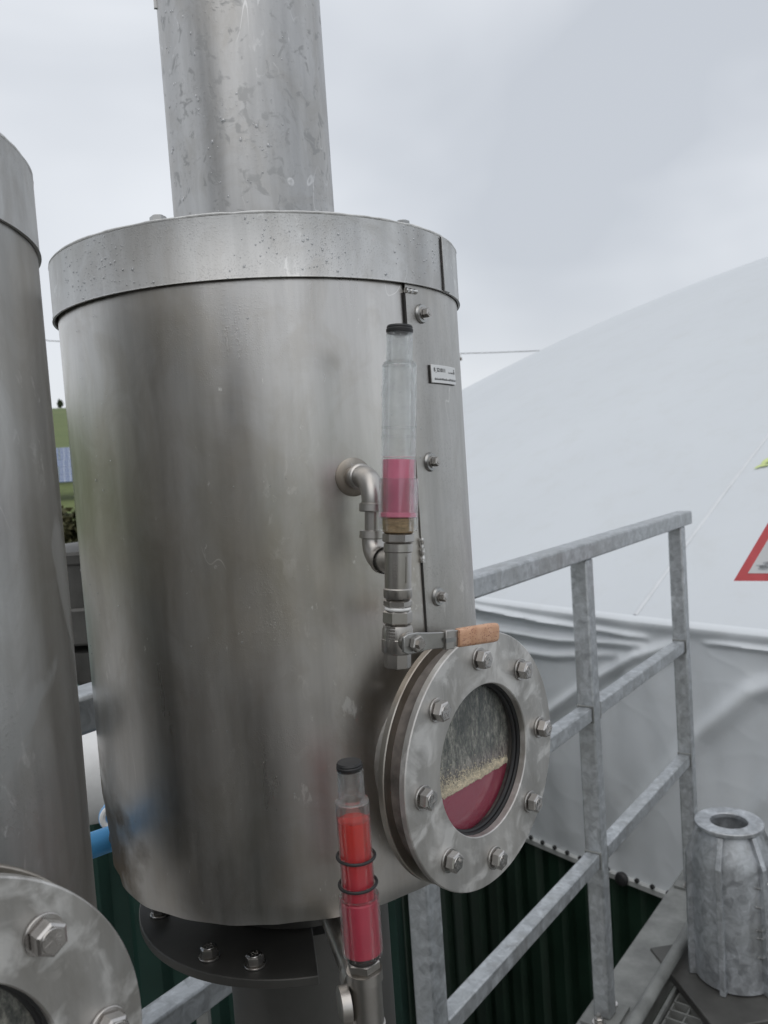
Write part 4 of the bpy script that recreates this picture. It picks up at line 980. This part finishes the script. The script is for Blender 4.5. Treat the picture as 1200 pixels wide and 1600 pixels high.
hs = MB().sweep([(0, 0, -.1), (0.03, 0, 0.8), (-.02, .03, 1.9)], [0.08, 0.06, 0.02], 8).mesh('stem'); hs.materials.append(M['wood'])
for k, az in enumerate((-30, -26.4, -22.8, -19.4, -16, -12.6)):
    d = 26 + 0.8 * math.sin(k * 2.1); x, y = d * math.sin(rad(az)), d * math.cos(rad(az)); z = hh_at(x, y)
    t = tag(empty('hedge_shrub', (x, y, z)), 'brownish green hedge shrub below the distant solar panels, %s from the left' % ('first', 'second', 'third', 'fourth', 'fifth', 'sixth')[k], 'shrub', 'hedge shrubs'); t.rotation_euler = (0, 0, k * 1.3)
    sc = 1.0 + 0.05 * math.sin(k * 4); t.scale = (sc, sc, sc)
    o = link('crown', hm, None, t); o.location = (0, 0, 1.95); link('stem', hs, None, t)
q = NT('solar_cell_glass'); v = q.n('ShaderNodeTexBrick'); v.offset = 0; v.inputs['Scale'].default_value = 1.0
q.l(q.coord(), v.inputs['Vector']); v.inputs['Color1'].default_value = (0.12, 0.16, 0.26, 1); v.inputs['Color2'].default_value = (0.14, 0.18, 0.28, 1); v.inputs['Mortar'].default_value = (0.5, 0.52, 0.55, 1)
v.inputs['Brick Width'].default_value = 0.33; v.inputs['Row Height'].default_value = 0.33; v.inputs['Mortar Size'].default_value = 0.012
q.set(Base_Color=v.outputs['Color'], Roughness=0.12); M['pv'] = q.m
pvm = MB().box((0, 0, 0), (1.94, 0.98, 0.04)).mesh('panel', False); pvm.materials.append(M['pv'])
for r_, d in enumerate((56, 64)):
    for k, az in enumerate((-33, -26.5, -20.2, -14)):
        x, y = d * math.sin(rad(az)), d * math.cos(rad(az)); z = hh_at(x, y)
        t = tag(empty('solar_table', (x, y, z)), 'blue grey solar panel table on the distant slope, %s from left in the %s row' % (('first', 'second', 'third', 'fourth')[k], ('front', 'back')[r_]), 'solar panels', 'solar tables on the slope')
        t.rotation_euler = (0, 0, rad(-az))
        tilt = rad(28)
        for i in range(3):
            for j in range(3):
                o = link('panel', pvm, None, t); u = (j - 1) * 1.0
                o.location = ((i - 1) * 1.98, u * math.cos(tilt), 1.75 + u * math.sin(tilt)); o.rotation_euler = (tilt, 0, 0)
        for i in (-2, 2):
            MB().bar((i, 0.5, -0.3), (i, 0.5, 1.9), 0.1, 0.1, upv=(1, 0, 0)).build('support', M['galv_dull'], t)
fm = leaf_cloud(420, 1.5, 1.5, 2.2, 0.4, 9); fm.materials.append(M['far_leaves'])
fs_ = MB().sweep([(0, 0, -.3), (0.1, 0, 2), (-.1, .1, 4.5)], [0.35, 0.28, 0.1], 8).mesh('trunk'); fs_.materials.append(M['wood'])
for k, (az, d) in enumerate(((-27, 372), (-24.5, 380), (-20.75, 368), (-16, 375))):
    x, y = d * math.sin(rad(az)), d * math.cos(rad(az))
    t = tag(empty('far_tree', (x, y, hh_at(x, y))), 'tiny dark tree on the crest of the green hill, %s from the left' % ('first', 'second', 'third', 'fourth')[k], 'tree', 'trees on the hill crest')
    o = link('crown', fm, None, t); o.location = (0, 0, 3.9); link('trunk', fs_, None, t)
PO = []
for k, (az, d, zt) in enumerate(((-29, 31, 6.55), (4.4, 30, 5.0), (27, 40, 6.0))):
    x, y = d * math.sin(rad(az)), d * math.cos(rad(az)); zb = hh_at(x, y)
    t = tag(empty('cable_pole', (x, y, zb)), ('wooden cable pole hidden behind the left tank', 'wooden cable pole just behind the right edge of the centre tank', 'wooden cable pole hidden behind the white gas holder')[k], 'pole')
    MB().lathe([(0.14, 0), (0.10, zt - zb)], 14).build('pole', M['wood'], t)
    MB().box((0, 0, zt - zb - .2), (1.7, 0.09, 0.1)).build('cross_arm', M['wood'], t)
    for sx_ in (-.78, .78):
        MB().lathe([(0.03, 0), (0.05, .03), (0.03, .07), (0.05, .11), (0.02, .15)], 10, (sx_, 0, zt - zb - .15)).build('insulator', M['white'], t)
    PO.append(Vector((x, y, zt)))
for a, b, lb in ((PO[0], PO[1], 'thin overhead cable crossing the sky left of the centre tank'), (PO[1], PO[2], 'thin overhead cable running from the centre tank to the gas holder')):
    pts = []
    for i in range(25):
        t = i / 24; p = a.lerp(b, t) + Vector((0.78, 0, 0)); p.z -= 0.25 * 4 * t * (1 - t); pts.append(p)
    tag(MB().sweep(pts, 0.012, 6).build('overhead_cable', M['rubber']), lb, 'cable')

# ------------------------------------------------------------------ warning sign on its own post at the right edge
sg = tag(empty('warning_sign', (1.075, 2.147, -0.02)), 'red bordered white triangular warning sign cut off by the right edge', 'sign')
sgr = rad(-26); sg.rotation_euler = (0, 0, sgr)
zs = EYE - 0.163 * 2.4 + 0.02; sd_ = 0.32; hh = sd_ * 0.866
def tri(inset, y, th):
    def pt(k): return [(-sd_ / 2 + inset * 1.732, zs + inset), (sd_ / 2 - inset * 1.732, zs + inset), (0, zs + hh - 2 * inset)][k]
    pts = [pt(k) for k in range(3)]
    vs = [(x, y, z) for x, z in pts] + [(x, y - th, z) for x, z in pts]
    return MB().add(vs, [(0, 1, 2), (5, 4, 3), (0, 3, 4, 1), (1, 4, 5, 2), (2, 5, 3, 0)])
tri(0, 0, 0.003).build('border', M['red'], sg, smooth=False); tri(0.021, -0.0031, 0.0012).build('sign_face', M['signwhite'], sg, smooth=False)
random.seed(21); mb = MB()
for i in range(26):
    r = random.uniform(0.004, 0.010); x = random.gauss(-0.055, 0.022); z = zs + random.gauss(0.040, 0.008)
    mb.add([(x + r * 1.6 * math.cos(2 * PI * k / 8), -0.0052, z + r * .5 * math.sin(2 * PI * k / 8)) for k in range(8)], [tuple(range(8))])
mb.build('grey_print', M['signgrey'], sg)
MB().lathe([(0.021, 0.0), (0.021, zs + hh * .8 + 0.02)], 20, (0, 0.024, 0)).build('post', M['galv'], sg)
MB().ring(0.02, 0.06, 0.0, 0.01, 24, (0, 0.024, 0)).build('foot_plate', M['galv_dull'], sg)

# ------------------------------------------------------------------ behind the camera: unseen shed, added to darken the steel's reflection
sh = tag(empty('added_reflection_shed', (-2.6, -4.6, GROUND)), 'low grey brown shed, unseen, added behind the camera to be mirrored in the tank', 'shed')
sh.rotation_euler = (0, 0, rad(-28))
MB().box((0, 0, 2.35), (4.6, 2.4, 4.7)).build('wall', simple('shed_wall', (0.17, 0.155, 0.14), 0.8, 0, .2, 3), sh)
MB().box((0, 0, 4.76), (4.9, 2.7, 0.1)).build('roof', M['darkduct'], sh)
MB().box((0.4, 1.215, 1.1), (1.0, 0.03, 2.2)).build('door', M['green_box'], sh)
